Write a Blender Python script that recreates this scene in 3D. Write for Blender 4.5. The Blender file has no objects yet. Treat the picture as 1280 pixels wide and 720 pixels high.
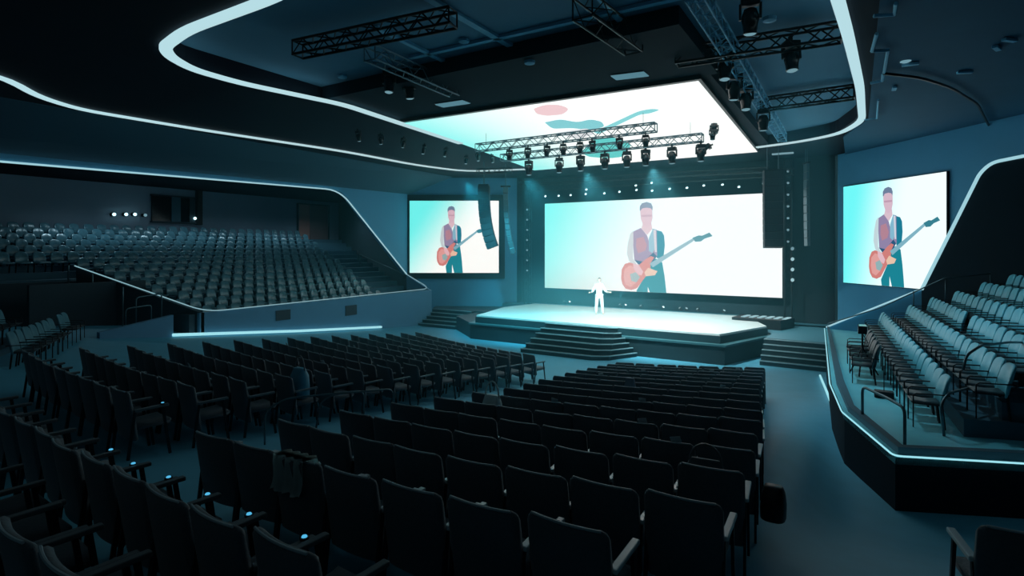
import bpy, bmesh, math, random
from mathutils import Vector, Matrix
random.seed(4)
PI = math.pi
col = bpy.context.scene.collection
# ------------------------------------------------------------------ camera frame
F = 693.0; HY = 310.0; YAW = math.radians(31.8)
CAM = Vector((0, 0, 4.3))
FW = Vector((-math.sin(YAW), math.cos(YAW), 0)); RT = Vector((math.cos(YAW), math.sin(YAW), 0))
def ray(x, y): return FW + RT * ((x - 640) / F) + Vector((0, 0, (HY - y) / F))
def at_d(x, y, d): return CAM + ray(x, y) * d
def at_z(x, y, z): r = ray(x, y); return CAM + r * ((z - CAM.z) / r.z)
def at_y(x, y, Y): r = ray(x, y); return CAM + r * (Y / r.y)
def at_x(x, y, X): r = ray(x, y); return CAM + r * (X / r.x)
CEN = Vector((-9.15, 28, 0))
def rake(x, y):
    st = lambda a, b, v: (lambda t: t * t * (3 - 2 * t))(min(1, max(0, (v - a) / (b - a))))
    dip = .45 * st(-1.0, -.15, x) * st(4.6, 9.2, y) * (1 - st(12.5, 16.5, y))
    return 0.13 * max(0.0, math.hypot(x - CEN.x, y - CEN.y) - 12.1) * (1 - dip)

# ------------------------------------------------------------------ materials
def mat(name, c, rough=.6, metal=0.0, noise=0.0, scale=6.0, bump=0.0, spec=.5, sheen=0.0, emit=None, es=1.0):
    m = bpy.data.materials.new(name); m.use_nodes = True
    nt = m.node_tree; b = nt.nodes['Principled BSDF']
    b.inputs['Base Color'].default_value = (*c, 1); b.inputs['Roughness'].default_value = rough
    b.inputs['Metallic'].default_value = metal; b.inputs['Specular IOR Level'].default_value = spec
    if sheen: b.inputs['Sheen Weight'].default_value = sheen
    if emit:
        b.inputs['Emission Color'].default_value = (*emit, 1); b.inputs['Emission Strength'].default_value = es
    if noise or bump:
        tc = nt.nodes.new('ShaderNodeTexCoord'); n = nt.nodes.new('ShaderNodeTexNoise')
        n.inputs['Scale'].default_value = scale; n.inputs['Detail'].default_value = 4
        nt.links.new(tc.outputs['Object'], n.inputs['Vector'])
        if noise:
            mx = nt.nodes.new('ShaderNodeMix'); mx.data_type = 'RGBA'
            mx.inputs[6].default_value = (*[v * (1 - noise) for v in c], 1)
            mx.inputs[7].default_value = (*[min(1, v * (1 + noise)) for v in c], 1)
            nt.links.new(n.outputs['Fac'], mx.inputs[0]); nt.links.new(mx.outputs[2], b.inputs['Base Color'])
        if bump:
            bp = nt.nodes.new('ShaderNodeBump'); bp.inputs['Strength'].default_value = bump
            bp.inputs['Distance'].default_value = .01
            nt.links.new(n.outputs['Fac'], bp.inputs['Height']); nt.links.new(bp.outputs['Normal'], b.inputs['Normal'])
    return m
def emis(name, c, s=1.0):
    m = bpy.data.materials.new(name); m.use_nodes = True; nt = m.node_tree; nt.nodes.clear()
    e = nt.nodes.new('ShaderNodeEmission'); o = nt.nodes.new('ShaderNodeOutputMaterial')
    e.inputs[0].default_value = (*c, 1); e.inputs[1].default_value = s
    nt.links.new(e.outputs[0], o.inputs[0]); return m
def screen_mat(name, a, b, wu, wv, off, s, third=None):
    """picture background of a lit video wall: colour runs across its own width and height"""
    m = bpy.data.materials.new(name); m.use_nodes = True; nt = m.node_tree; nt.nodes.clear()
    e = nt.nodes.new('ShaderNodeEmission'); o = nt.nodes.new('ShaderNodeOutputMaterial')
    tc = nt.nodes.new('ShaderNodeTexCoord'); sp = nt.nodes.new('ShaderNodeSeparateXYZ')
    nt.links.new(tc.outputs['Generated'], sp.inputs[0])
    m1 = nt.nodes.new('ShaderNodeMath'); m1.operation = 'MULTIPLY'; m1.inputs[1].default_value = wu
    m2 = nt.nodes.new('ShaderNodeMath'); m2.operation = 'MULTIPLY_ADD'; m2.inputs[1].default_value = wv
    m3 = nt.nodes.new('ShaderNodeMath'); m3.operation = 'ADD'; m3.inputs[1].default_value = off
    nt.links.new(sp.outputs[0], m1.inputs[0]); nt.links.new(sp.outputs[1 if third == 'y' else 2], m2.inputs[0])
    nt.links.new(m1.outputs[0], m2.inputs[2]); nt.links.new(m2.outputs[0], m3.inputs[0])
    r = nt.nodes.new('ShaderNodeValToRGB'); r.color_ramp.elements[0].color = (*a, 1); r.color_ramp.elements[1].color = (*b, 1)
    r.color_ramp.interpolation = 'EASE'
    nt.links.new(m3.outputs[0], r.inputs[0]); nt.links.new(r.outputs[0], e.inputs[0])
    e.inputs[1].default_value = s; nt.links.new(e.outputs[0], o.inputs[0]); return m

M = {}
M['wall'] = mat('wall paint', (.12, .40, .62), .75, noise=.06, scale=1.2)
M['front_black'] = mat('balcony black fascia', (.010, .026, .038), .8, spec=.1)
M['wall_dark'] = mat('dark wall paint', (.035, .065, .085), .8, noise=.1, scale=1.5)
M['drape'] = mat('stage drape', (.015, .03, .04), .9, noise=.2, scale=3)
M['balc_wall'] = mat('balcony plaster', (.11, .30, .47), .7, noise=.06, scale=1.5)
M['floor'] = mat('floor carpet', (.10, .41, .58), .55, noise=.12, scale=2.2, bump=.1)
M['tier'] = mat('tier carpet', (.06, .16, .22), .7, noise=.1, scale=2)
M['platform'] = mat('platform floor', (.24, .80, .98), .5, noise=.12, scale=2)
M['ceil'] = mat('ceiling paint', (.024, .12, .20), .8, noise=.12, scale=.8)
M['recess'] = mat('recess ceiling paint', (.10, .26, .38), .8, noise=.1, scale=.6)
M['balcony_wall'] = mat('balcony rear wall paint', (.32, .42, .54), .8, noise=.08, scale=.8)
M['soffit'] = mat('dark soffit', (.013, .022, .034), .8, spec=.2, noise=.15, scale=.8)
M['beam'] = mat('ceiling grid paint', (.22, .55, .75), .6)
M['stage_top'] = mat('stage deck vinyl', (.80, .86, .86), .35, noise=.02)
M['stage_side'] = mat('stage fascia', (.015, .05, .065), .55, noise=.1)
M['step'] = mat('step carpet', (.012, .035, .048), .6)
M['nosing'] = mat('step nosing', (.30, .48, .54), .5)
M['fabric'] = mat('chair fabric', (.08, .12, .15), .72, noise=.25, scale=60, bump=.3, sheen=.25)
M['edge_highlight'] = mat('chair piping', (.40, .52, .58), .45)
M['arm'] = mat('armrest top', (.80, .90, .94), .22, spec=1.0)
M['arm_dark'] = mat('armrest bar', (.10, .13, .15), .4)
M['chair_metal'] = mat('chair frame steel', (.03, .04, .05), .4, metal=.6)
M['shell'] = mat('balcony seat shell', (.085, .22, .28), .28, noise=.2, scale=10, spec=.7)
M['shell_light'] = mat('pale seat back', (.16, .60, .74), .4, noise=.1, scale=8)
M['shell_shaded'] = mat('shaded seat back', (.10, .26, .33), .4, noise=.1, scale=8)
M['shell_dark'] = mat('dark seat shell', (.02, .035, .045), .4)
M['black'] = mat('black metal', (.01, .014, .018), .45, metal=.3)
M['black_gloss'] = mat('black gloss', (.012, .016, .02), .2)
M['steel'] = mat('truss alloy', (.12, .20, .24), .4, metal=.7)
M['rail'] = mat('rail steel', (.10, .17, .20), .35, metal=.7)
M['speaker'] = mat('speaker grille', (.012, .02, .028), .7, bump=.4, scale=90)
M['glass_dark'] = mat('dark booth glass', (.01, .015, .02), .1)
M['door'] = mat('brown door', (.75, .36, .30), .6, noise=.1)
M['cloth'] = mat('pale cloth', (.62, .80, .82), .85, noise=.15, scale=14)
M['paper'] = mat('white leaflet', (.55, .68, .74), .6)
M['bluebag'] = mat('blue bag', (.08, .35, .50), .5)
M['greybag'] = mat('grey blue paper bag', (.16, .24, .32), .7)
M['skin'] = mat('skin', (.75, .52, .44), .5)
M['white_cloth'] = mat('white suit', (.85, .87, .88), .7)
M['hair'] = mat('hair', (.10, .07, .06), .7)
M['shoe'] = mat('white shoe', (.7, .72, .74), .5)
M['vent'] = mat('vent grille', (.03, .06, .08), .6)
M['led'] = emis('led ribbon', (.47, .72, .78), 1.0)
M['led_thin'] = emis('led thin line', (.34, .62, .70), 1.0)
M['led_line'] = emis('led parapet line', (.28, .52, .60), .8)
M['led_dim'] = emis('led dim line', (.22, .42, .50), .8)
M['led_cyan'] = emis('led cyan line', (.35, .80, .90), 1.0)
M['lens'] = emis('lit lens', (.55, .92, 1.0), 2.2)
M['lens_dim'] = emis('dim lens', (.25, .5, .6), .6)
M['lens_blue'] = emis('blue pilot light', (.10, .55, .9), .9)
M['panel_light'] = emis('ceiling light panel', (.09, .22, .28), 1.0)
SS = 1.25
M['scr_c'] = screen_mat('centre picture', (.18, .86, .84), (.80, .94, .96), 1.5, -.30, .36, SS)
M['scr_l'] = screen_mat('left picture', (.13, .80, .78), (.82, .91, .90), 1.35, -.75, .48, SS)
M['scr_r'] = screen_mat('right picture', (.13, .76, .76), (.74, .86, .86), 1.7, -.3, .08, SS)
M['scr_t'] = screen_mat('overhead picture', (.16, .80, .78), (.84, .93, .92), 1.7, .25, -.05, SS, 'y')

# ------------------------------------------------------------------ mesh helpers
def obj(name, bm, m, parent=None, smooth=False, loc=None, rot=None):
    me = bpy.data.meshes.new(name)
    bmesh.ops.recalc_face_normals(bm, faces=bm.faces[:])
    bm.to_mesh(me); bm.free()
    for mm in (m if isinstance(m, (list, tuple)) else [m]): me.materials.append(mm)
    if smooth:
        for p in me.polygons: p.use_smooth = True
    o = bpy.data.objects.new(name, me); col.objects.link(o)
    if parent: o.parent = parent
    if loc is not None: o.location = loc
    if rot is not None: o.rotation_euler = rot
    return o
def NB(): return bmesh.new()
def tag(o, label, cat, group=None, kind=None):
    if label: o['label'] = label
    if cat: o['category'] = cat
    if group: o['group'] = group
    if kind: o['kind'] = kind
    return o
def struct(o): o['kind'] = 'structure'; return o
def thing(name, label, cat, loc=(0, 0, 0), rz=0, group=None):
    o = bpy.data.objects.new(name, None); col.objects.link(o); o.empty_display_size = .2
    o.location = loc; o.rotation_euler = (0, 0, rz); return tag(o, label, cat, group)
def box(bm, x0, x1, y0, y1, z0, z1, bev=0.0, seg=2, mi=0, M4=None):
    r = bmesh.ops.create_cube(bm, size=1)
    vs = r['verts']
    for v in vs:
        v.co = Vector(((x0 + x1) / 2 + v.co.x * (x1 - x0), (y0 + y1) / 2 + v.co.y * (y1 - y0), (z0 + z1) / 2 + v.co.z * (z1 - z0)))
    fs = list({f for v in vs for f in v.link_faces})
    if bev:
        es = list({e for v in vs for e in v.link_edges})
        r2 = bmesh.ops.bevel(bm, geom=es, offset=bev, segments=seg, profile=.5, affect='EDGES')
        fs = list({f for f in r2['faces']} | {f for f in fs if f.is_valid}); vs = list({v for f in fs for v in f.verts})
    for f in fs: f.material_index = mi
    if M4 is not None:
        for v in vs: v.co = M4 @ v.co
    return vs
def tube(bm, pts, r, n=8, closed=False, mi=0, radii=None):
    pts = [Vector(p) for p in pts]; N = len(pts); rings = []
    up = Vector((0, 0, 1)); prev = None
    for i, p in enumerate(pts):
        a = pts[(i - 1) % N] if (i or closed) else p; b = pts[(i + 1) % N] if (i < N - 1 or closed) else p
        d = (b - a).normalized()
        if prev is None:
            s = d.cross(up)
            if s.length < .05: s = d.cross(Vector((0, 1, 0)))
        else: s = prev - d * prev.dot(d)
        s.normalize(); prev = s; t = s.cross(d)
        rr = radii[i] if radii else r
        rings.append([bm.verts.new(p + (s * math.cos(2 * PI * k / n) + t * math.sin(2 * PI * k / n)) * rr) for k in range(n)])
    for i in range(N if closed else N - 1):
        A, B = rings[i], rings[(i + 1) % N]
        for k in range(n):
            f = bm.faces.new((A[k], A[(k + 1) % n], B[(k + 1) % n], B[k])); f.material_index = mi
    if not closed:
        bm.faces.new(rings[0][::-1]).material_index = mi; bm.faces.new(rings[-1]).material_index = mi
def bar(bm, a, b, w, h, mi=0):
    """rectangular bar from a to b (w across, h in z)"""
    a = Vector(a); b = Vector(b); d = (b - a).normalized(); s = d.cross(Vector((0, 0, 1)))
    if s.length < .05: s = Vector((1, 0, 0))
    s.normalize(); t = s.cross(d).normalized()
    vs = [bm.verts.new(p + s * sx * w / 2 + t * sz * h / 2) for p in (a, b) for sx, sz in ((-1, -1), (1, -1), (1, 1), (-1, 1))]
    for q in ((0, 1, 2, 3), (7, 6, 5, 4), (0, 4, 5, 1), (1, 5, 6, 2), (2, 6, 7, 3), (3, 7, 4, 0)):
        bm.faces.new([vs[i] for i in q]).material_index = mi
def prism(bm, poly, z0, z1, mi=0):
    """vertical prism over a plan polygon; z0/z1 numbers or lists per vertex"""
    n = len(poly); Z0 = z0 if isinstance(z0, (list, tuple)) else [z0] * n; Z1 = z1 if isinstance(z1, (list, tuple)) else [z1] * n
    a = [bm.verts.new((p[0], p[1], Z0[i])) for i, p in enumerate(poly)]; b = [bm.verts.new((p[0], p[1], Z1[i])) for i, p in enumerate(poly)]
    bm.faces.new(a[::-1]).material_index = mi; bm.faces.new(b).material_index = mi
    for i in range(n): bm.faces.new((a[i], a[(i + 1) % n], b[(i + 1) % n], b[i])).material_index = mi
def slab(bm, pts, nrm, mi=0):
    """3-D polygon given thickness along vector nrm"""
    a = [bm.verts.new(Vector(p)) for p in pts]; b = [bm.verts.new(Vector(p) + Vector(nrm)) for p in pts]; n = len(pts)
    bm.faces.new(a[::-1]).material_index = mi; bm.faces.new(b).material_index = mi
    for i in range(n): bm.faces.new((a[i], a[(i + 1) % n], b[(i + 1) % n], b[i])).material_index = mi
def loft(bm, rings, mi=0, cap=True):
    R = [[bm.verts.new(p) for p in r] for r in rings]; n = len(R[0])
    for a, b in zip(R, R[1:]):
        for k in range(n): bm.faces.new((a[k], a[(k + 1) % n], b[(k + 1) % n], b[k])).material_index = mi
    if cap: bm.faces.new(R[0][::-1]).material_index = mi; bm.faces.new(R[-1]).material_index = mi
def lathe(bm, prof, n=16, M4=None, mi=0):
    rings = []
    for r, z in prof:
        rings.append([Vector((r * math.cos(2 * PI * k / n), r * math.sin(2 * PI * k / n), z)) for k in range(n)])
    if M4 is not None: rings = [[M4 @ p for p in r] for r in rings]
    loft(bm, rings, mi)
def rot_to(d):
    return Vector((0, 0, 1)).rotation_difference(Vector(d).normalized()).to_matrix().to_4x4()
def smoothpath(pts, rad=.5, seg=5):
    """round the corners of a polyline"""
    P = [Vector(p) for p in pts]; out = [P[0]]
    for i in range(1, len(P) - 1):
        a, b, c = P[i - 1], P[i], P[i + 1]
        r = min(rad, (a - b).length * .45, (c - b).length * .45)
        s = b + (a - b).normalized() * r; e = b + (c - b).normalized() * r
        for k in range(seg + 1):
            t = k / seg; out.append(s * (1 - t) ** 2 + b * 2 * t * (1 - t) + e * t * t)
    out.append(P[-1]); return out
def ribbon(bm, pts, w, th):
    """flat strip lying in a horizontal plane, with mitred corners"""
    P = [Vector(p) for p in pts]; L = []
    for i, p in enumerate(P):
        d = (P[min(i + 1, len(P) - 1)] - P[max(i - 1, 0)]); d.z = 0; d.normalize(); s = Vector((-d.y, d.x, 0))
        L.append([p + s * w / 2, p - s * w / 2, p - s * w / 2 + Vector((0, 0, th)), p + s * w / 2 + Vector((0, 0, th))])
    loft(bm, L)
def copy_tree(o, parent=None):
    c = o.copy(); col.objects.link(c)
    if parent: c.parent = parent
    for ch in o.children: copy_tree(ch, c)
    return c
ORD = ['zeroth', 'first', 'second', 'third', 'fourth', 'fifth', 'sixth', 'seventh', 'eighth', 'ninth', 'tenth', 'eleventh', 'twelfth',
       'thirteenth', 'fourteenth', 'fifteenth', 'sixteenth', 'seventeenth', 'eighteenth', 'nineteenth', 'twentieth', 'twenty-first',
       'twenty-second', 'twenty-third', 'twenty-fourth', 'twenty-fifth', 'twenty-sixth', 'twenty-seventh', 'twenty-eighth', 'twenty-ninth', 'thirtieth',
       'thirty-first', 'thirty-second', 'thirty-third', 'thirty-fourth', 'thirty-fifth']

# ================================================================== ROOM SHELL
ZC = 8.55      # soffit height
bm = NB()
nx, ny = 110, 110; X0, X1, Y0, Y1 = -23.3, 10.5, -5.0, 29.5
V = [[bm.verts.new((X0 + (X1 - X0) * i / nx, Y0 + (Y1 - Y0) * j / ny, rake(X0 + (X1 - X0) * i / nx, Y0 + (Y1 - Y0) * j / ny))) for j in range(ny + 1)] for i in range(nx + 1)]
for i in range(nx):
    for j in range(ny): bm.faces.new((V[i][j], V[i + 1][j], V[i + 1][j + 1], V[i][j + 1]))
struct(obj('floor', bm, M['floor'], smooth=True))

# left side wall with the big balcony opening (plane x = -23)
bm = NB()
pl = [(-5, 8.9), (-5, 6.85), (6.35, 7.05), (19.6, 7.34), (20.1, 7.25), (20.5, 6.95), (24.9, 2.80), (25.3, 2.5), (25.3, 8.9)]
slab(bm, [(-23, y, z) for y, z in pl], (-.3, 0, 0)); struct(obj('wall_left', bm, M['wall']))
bm = NB(); slab(bm, [(-20.45, -4.9, 8.52), (-22.98, -4.9, 7.15), (-22.98, 25.2, 7.55), (-20.45, 26.2, 8.52)], (0, 0, .05)); struct(obj('trim_8', bm, mat('sloped bulkhead paint', (.045, .12, .17), .8)))
# wall carrying the left screen
DL = 33.6
a = CAM + FW * DL + RT * ((-23 - (CAM + FW * DL).x) / RT.x); b = CAM + FW * DL + RT * .3
bm = NB(); slab(bm, [(a.x, a.y, 0), (b.x, b.y, 0), (b.x, b.y, 9), (a.x, a.y, 9)], FW * .3); struct(obj('wall_back_left', bm, M['wall']))
bm = NB(); slab(bm, [(b.x, 29.3, 0), (-.8, 29.3, 0), (-.8, 29.3, 9.9), (b.x, 29.3, 9.9)], (0, .3, 0))
slab(bm, [(b.x, b.y, 0), (b.x, 29.3, 0), (b.x, 29.3, 9), (b.x, b.y, 9)], (-.2, 0, 0)); struct(obj('wall_back', bm, M['drape']))
# wall carrying the right screen
pr0 = Vector((-.47, 28.85, 0)); pr1 = Vector((2.75, 25.0, 0)); dr = (pr1 - pr0).normalized(); nr = Vector((-dr.y, dr.x, 0))
if nr.y < 0: nr = -nr
A_ = pr0 - dr * .5 + nr * .12; B_ = pr0 + dr * 14 + nr * .12
bm = NB(); slab(bm, [(A_.x, A_.y, 0), (B_.x, B_.y, 0), (B_.x, B_.y, 9), (A_.x, A_.y, 9)], nr * .3); struct(obj('wall_back_right', bm, M['wall']))
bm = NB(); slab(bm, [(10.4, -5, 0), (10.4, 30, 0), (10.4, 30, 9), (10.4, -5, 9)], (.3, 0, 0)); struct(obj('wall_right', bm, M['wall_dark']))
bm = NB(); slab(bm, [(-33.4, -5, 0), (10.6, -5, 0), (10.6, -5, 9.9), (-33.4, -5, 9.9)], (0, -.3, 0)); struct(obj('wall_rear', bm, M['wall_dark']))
# balcony room: far back wall, far side wall, ceiling
bm = NB(); slab(bm, [(-33.2, -5, 0), (-33.2, 28.8, 0), (-33.2, 28.8, 8.0), (-33.2, -5, 8.0)], (-.3, 0, 0)); struct(obj('wall_left_balcony_back', bm, M['balcony_wall']))
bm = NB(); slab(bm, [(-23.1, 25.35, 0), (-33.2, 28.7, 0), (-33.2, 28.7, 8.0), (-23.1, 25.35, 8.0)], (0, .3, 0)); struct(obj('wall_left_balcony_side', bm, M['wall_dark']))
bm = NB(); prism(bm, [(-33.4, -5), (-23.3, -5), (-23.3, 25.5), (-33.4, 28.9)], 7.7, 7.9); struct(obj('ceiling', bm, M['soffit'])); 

# main soffit with the recess cut out
hole = smoothpath([(-12.0, 5.9, ZC), (-13.25, 6.6, ZC), (-13.3, 26.5, ZC), (-3.6, 26.5, ZC), (-3.4, 25.4, ZC), (-.7, 24.0, ZC), (.05, 21.4, ZC), (-.25, 5.9, ZC), (-12.0, 5.9, ZC)], .6, 4)[:-1]
bm = NB()
outer = [(-23.3, -5, ZC), (10.6, -5, ZC), (10.6, 29.6, ZC), (-23.3, 29.6, ZC)]
vo = [bm.verts.new(p) for p in outer]; vh = [bm.verts.new(p) for p in hole]
es = [bm.edges.new((L[i], L[(i + 1) % len(L)])) for L in (vo, vh) for i in range(len(L))]
bmesh.ops.triangle_fill(bm, edges=es, use_beauty=True)
up = [bm.verts.new(Vector(p) + Vector((0, 0, .5))) for p in hole]
for i in range(len(vh)): bm.faces.new((vh[i], vh[(i + 1) % len(vh)], up[(i + 1) % len(vh)], up[i]))
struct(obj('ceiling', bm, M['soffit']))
bm = NB(); box(bm, -14, 1, 5, 28, 9.0, 9.1); struct(obj('ceiling', bm, M['recess']))
# right-hand outer ceiling plate (paler paint than the soffit)
bm = NB(); prism(bm, [(.35, 6.0), (10.3, 6.0), (10.3, 29.2), (-.4, 29.2), (-.4, 24.4), (.35, 21.6)], ZC - .06, ZC - .005); struct(obj('ceiling', bm, M['ceil']))
# lowered band in front of the overhead screen
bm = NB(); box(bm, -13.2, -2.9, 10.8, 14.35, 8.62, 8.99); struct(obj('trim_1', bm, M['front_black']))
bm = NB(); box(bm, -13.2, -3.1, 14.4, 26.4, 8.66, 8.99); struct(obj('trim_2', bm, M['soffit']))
# pale grid beams on the recess ceiling
n = 3
for (p, q, w) in (((470, -40), (668, 74), .16), ((512, 72), (905, -16), .13), ((470, 34), (571, 84), .12), ((700, -60), (792, 44), .13)):
    a = at_z(*p, 8.96); b = at_z(*q, 8.96); bm = NB(); bar(bm, a, b, w, .07); struct(obj('trim_%d' % n, bm, M['beam'])); n += 1

# ================================================================== SCREENS
def panel(name, p0, p1, z0, z1, m, label, mg=.02):
    """video wall: local x along its width, local z up, front towards -y"""
    p0 = Vector((p0[0], p0[1], 0)); p1 = Vector((p1[0], p1[1], 0)); w = (p1 - p0).length; ang = math.atan2(p1.y - p0.y, p1.x - p0.x)
    t = thing(name, label, 'screen', (p0.x, p0.y, z0), ang)
    h = z1 - z0
    bm = NB(); v = [bm.verts.new(c) for c in ((0, 0, 0), (w, 0, 0), (w, 0, h), (0, 0, h))]; bm.faces.new(v)
    # keep the generated box non-degenerate
    obj('lit_picture', bm, m, t)
    bm = NB(); box(bm, -mg, w + mg, .01, .10, -mg, h + mg)
    obj('screen_housing', bm, M['black'], t)
    return t, w, h
Zs0, Zs1 = 1.98, 6.88
scrC, wC, hC = panel('video_screen', (-15.42, 28.5), (-2.9, 28.5), Zs0, Zs1, M['scr_c'], 'wide centre video screen behind the stage showing a large guitarist')
eL0 = CAM + FW * 33.45 + RT * ((512 - 640) / F * 33.45); eL1 = CAM + FW * 33.45 + RT * ((623.5 - 640) / F * 33.45)
scrL, wL, hL = panel('video_screen', eL0, eL1, 2.80, 7.15, M['scr_l'], 'side video screen on the left wall beside the left balcony', .36)
scrR, wR, hR = panel('video_screen', pr0, pr1, 2.76, 7.03, M['scr_r'], 'side video screen at right, partly cut by the right balcony frame')

FIG = {  # outlines of the displayed guitarist (units: centre-screen zoom pixels)
 'left_leg': ((.04, .38, .46), [(480, 470), (430, 555), (440, 620), (436, 820), (486, 820), (492, 640), (494, 530)]),
 'right_leg': ((.04, .38, .46), [(492, 528), (508, 570), (522, 660), (550, 820), (612, 820), (606, 650), (596, 540), (588, 470), (575, 395), (540, 375), (470, 400), (476, 480)]),
 'right_sleeve': ((.04, .34, .46), [(540, 214), (572, 222), (586, 245), (590, 300), (582, 372), (545, 372), (538, 300)]),
 'vest': ((.44, .38, .56), [(413, 222), (455, 202), (490, 244), (508, 300), (520, 206), (545, 212), (547, 360), (500, 398), (440, 408), (418, 380), (412, 300)]),
 'vest_pattern': ((.62, .38, .46), [(430, 262), (470, 252), (490, 300), (480, 330), (440, 345), (428, 310)]),
 'shirt': ((.38, .66, .80), [(500, 260), (522, 208), (540, 212), (545, 300), (520, 345), (500, 330)]),
 'strap': ((.80, .82, .90), [(526, 214), (540, 214), (546, 338), (534, 338)]),
 'left_arm': ((.72, .84, .88), [(413, 216), (396, 235), (382, 290), (377, 345), (388, 385), (420, 432), (446, 424), (412, 375), (408, 330), (414, 290)]),
 'waist': ((.07, .20, .34), [(418, 382), (470, 392), (526, 340), (546, 362), (520, 396), (450, 414)]),
 'neck_skin': ((.86, .70, .78), [(466, 178), (516, 178), (520, 208), (492, 242), (458, 206)]),
 'face': ((.84, .66, .76), [(451, 96), (484, 84), (521, 94), (522, 148), (513, 184), (492, 200), (470, 188), (455, 152)]),
 'brow': ((.70, .50, .62), [(458, 130), (518, 128), (518, 138), (460, 140)]),
 'hair': ((.28, .36, .50), [(450, 106), (450, 82), (462, 64), (490, 56), (514, 64), (523, 84), (521, 104), (512, 92), (490, 88), (464, 92), (456, 104)]),
 'guitar_body': ((.80, .36, .34), [(345, 486), (348, 436), (366, 404), (392, 396), (420, 404), (446, 410), (480, 380), (512, 360), (532, 368), (516, 392), (500, 412), (510, 436), (548, 446), (536, 466), (486, 472), (462, 504), (436, 540), (404, 552), (370, 544), (352, 518)]),
 'guitar_top': ((.90, .52, .50), [(360, 480), (364, 436), (392, 412), (430, 424), (452, 462), (430, 510), (398, 534), (370, 520)]),
 'horn': ((.95, .72, .58), [(498, 426), (550, 445), (536, 468), (484, 474), (476, 452)]),
 'pickguard': ((.44, .62, .64), [(396, 462), (428, 450), (452, 478), (432, 508), (404, 500)]),
 'hand': ((.92, .66, .72), [(412, 400), (446, 412), (470, 448), (460, 470), (436, 458), (416, 430)]),
 'guitar_neck': ((.36, .62, .72), [(506, 402), (748, 260), (756, 274), (524, 424)]),
 'headstock': ((.10, .36, .44), [(746, 258), (782, 244), (800, 246), (842, 228), (860, 248), (816, 262), (794, 278), (762, 280)]),
}
FM0 = {k: emis('picture ' + k, tuple(c * .92 + .06 for c in v[0]), .95) for k, v in FIG.items()}  # picture colours washed paler, screen bloom painted into them
FM1 = {k: emis('side picture ' + k, tuple(c ** 1.35 for c in v[0]), .85) for k, v in FIG.items()}
GUITAR = ('guitar_body', 'guitar_top', 'horn', 'pickguard', 'guitar_neck', 'headstock')
def clip(poly, w, h):
    def cut(P, ins, inter):
        out = []
        for i in range(len(P)):
            a, b = P[i - 1], P[i]
            if ins(b):
                if not ins(a): out.append(inter(a, b))
                out.append(b)
            elif ins(a): out.append(inter(a, b))
        return out
    def at(ax, val): return lambda a, b: tuple(a[k] + (b[k] - a[k]) * (val - a[ax]) / (b[ax] - a[ax]) for k in (0, 1))
    P = cut(poly, lambda p: p[1] >= .002, at(1, .002)); P = cut(P, lambda p: p[1] <= h, at(1, h)) if P else P
    P = cut(P, lambda p: p[0] <= w, at(0, w)) if P else P
    return P
def centre_uv(x, y):
    p = at_y(700 + x / 4.5, 240 + y / 4.5, 28.5); return p.x + 15.42, p.z - Zs0
a0 = centre_uv(490, 57)
def show_guitarist(t, w, h, anchor, s, names, sx=None, FM=None):
    FM = FM or FM0; sx = sx or s
    for pn, keys in names:
        bm = NB(); mats = []
        for i, k in enumerate([k for k in FIG if k in keys]):
            P = [((centre_uv(*q)[0] - a0[0]) * sx + anchor[0], (centre_uv(*q)[1] - a0[1]) * s + anchor[1]) for q in FIG[k][1]]
            P = clip(P, w, h)
            if len(P) < 3: continue
            mats.append(FM[k]); dep = -.004 - .003 * list(FIG).index(k)
            vs = [bm.verts.new((p[0], dep, p[1])) for p in P]
            bm.faces.new(vs).material_index = len(mats) - 1
        me = bpy.data.meshes.new(pn); bmesh.ops.triangulate(bm, faces=bm.faces[:]); bm.to_mesh(me); bm.free()
        for m_ in mats: me.materials.append(m_)
        o = bpy.data.objects.new(pn, me); col.objects.link(o); o.parent = t
PARTS = (('displayed_person', [k for k in FIG if k not in GUITAR]), ('displayed_guitar', GUITAR))
show_guitarist(scrC, wC, hC, a0, 1.0, PARTS)
show_guitarist(scrL, wL, hL, (wL * .472, hL * .925), .775, PARTS, .635, FM1)
show_guitarist(scrR, wR, hR, (wR * .50, hR * .935), .80, PARTS, .70, FM1)

# overhead screen, tilted flat under the ceiling
t = thing('ceiling_screen', 'bright overhead video screen in the ceiling above the lighting trusses', 'screen', (-9, 20, 8.5))
cor = [at_z(503, 154, 8.5), at_z(583, 182, 8.5), at_z(668, 213, 8.5), at_z(947, 190, 8.5), at_z(873, 101, 8.5)]
bm = NB(); bm.faces.new([bm.verts.new(p - Vector((-9, 20, 8.5))) for p in cor]); obj('lit_picture', bm, M['scr_t'], t)
bm = NB(); cc = sum(cor, Vector()) / 5
prism(bm, [((p - cc) * 1.012 + cc - Vector((-9, 20, 0)))[:2] for p in cor], .02, .12); obj('screen_housing', bm, M['black'], t)
TOP = [('pink_blur', (.90, .66, .70), [(667, 136), (680, 131), (700, 131), (712, 136), (704, 143), (682, 145), (670, 142)]),
       ('teal_swirl', (.24, .66, .72), [(681, 153), (700, 149), (722, 153), (738, 149), (752, 152), (756, 158), (740, 163), (715, 160), (690, 161)]),
       ('teal_neck', (.26, .72, .76), [(742, 165), (798, 139), (814, 136), (826, 137), (812, 142), (800, 143), (748, 168)]),
       ('dark_body', (.13, .66, .64), [(726, 190), (745, 172), (770, 172), (790, 180), (780, 196), (760, 198), (735, 196)]),
       ('pale_body', (.75, .82, .86), [(696, 166), (735, 160), (744, 168), (720, 174)])]
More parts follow.
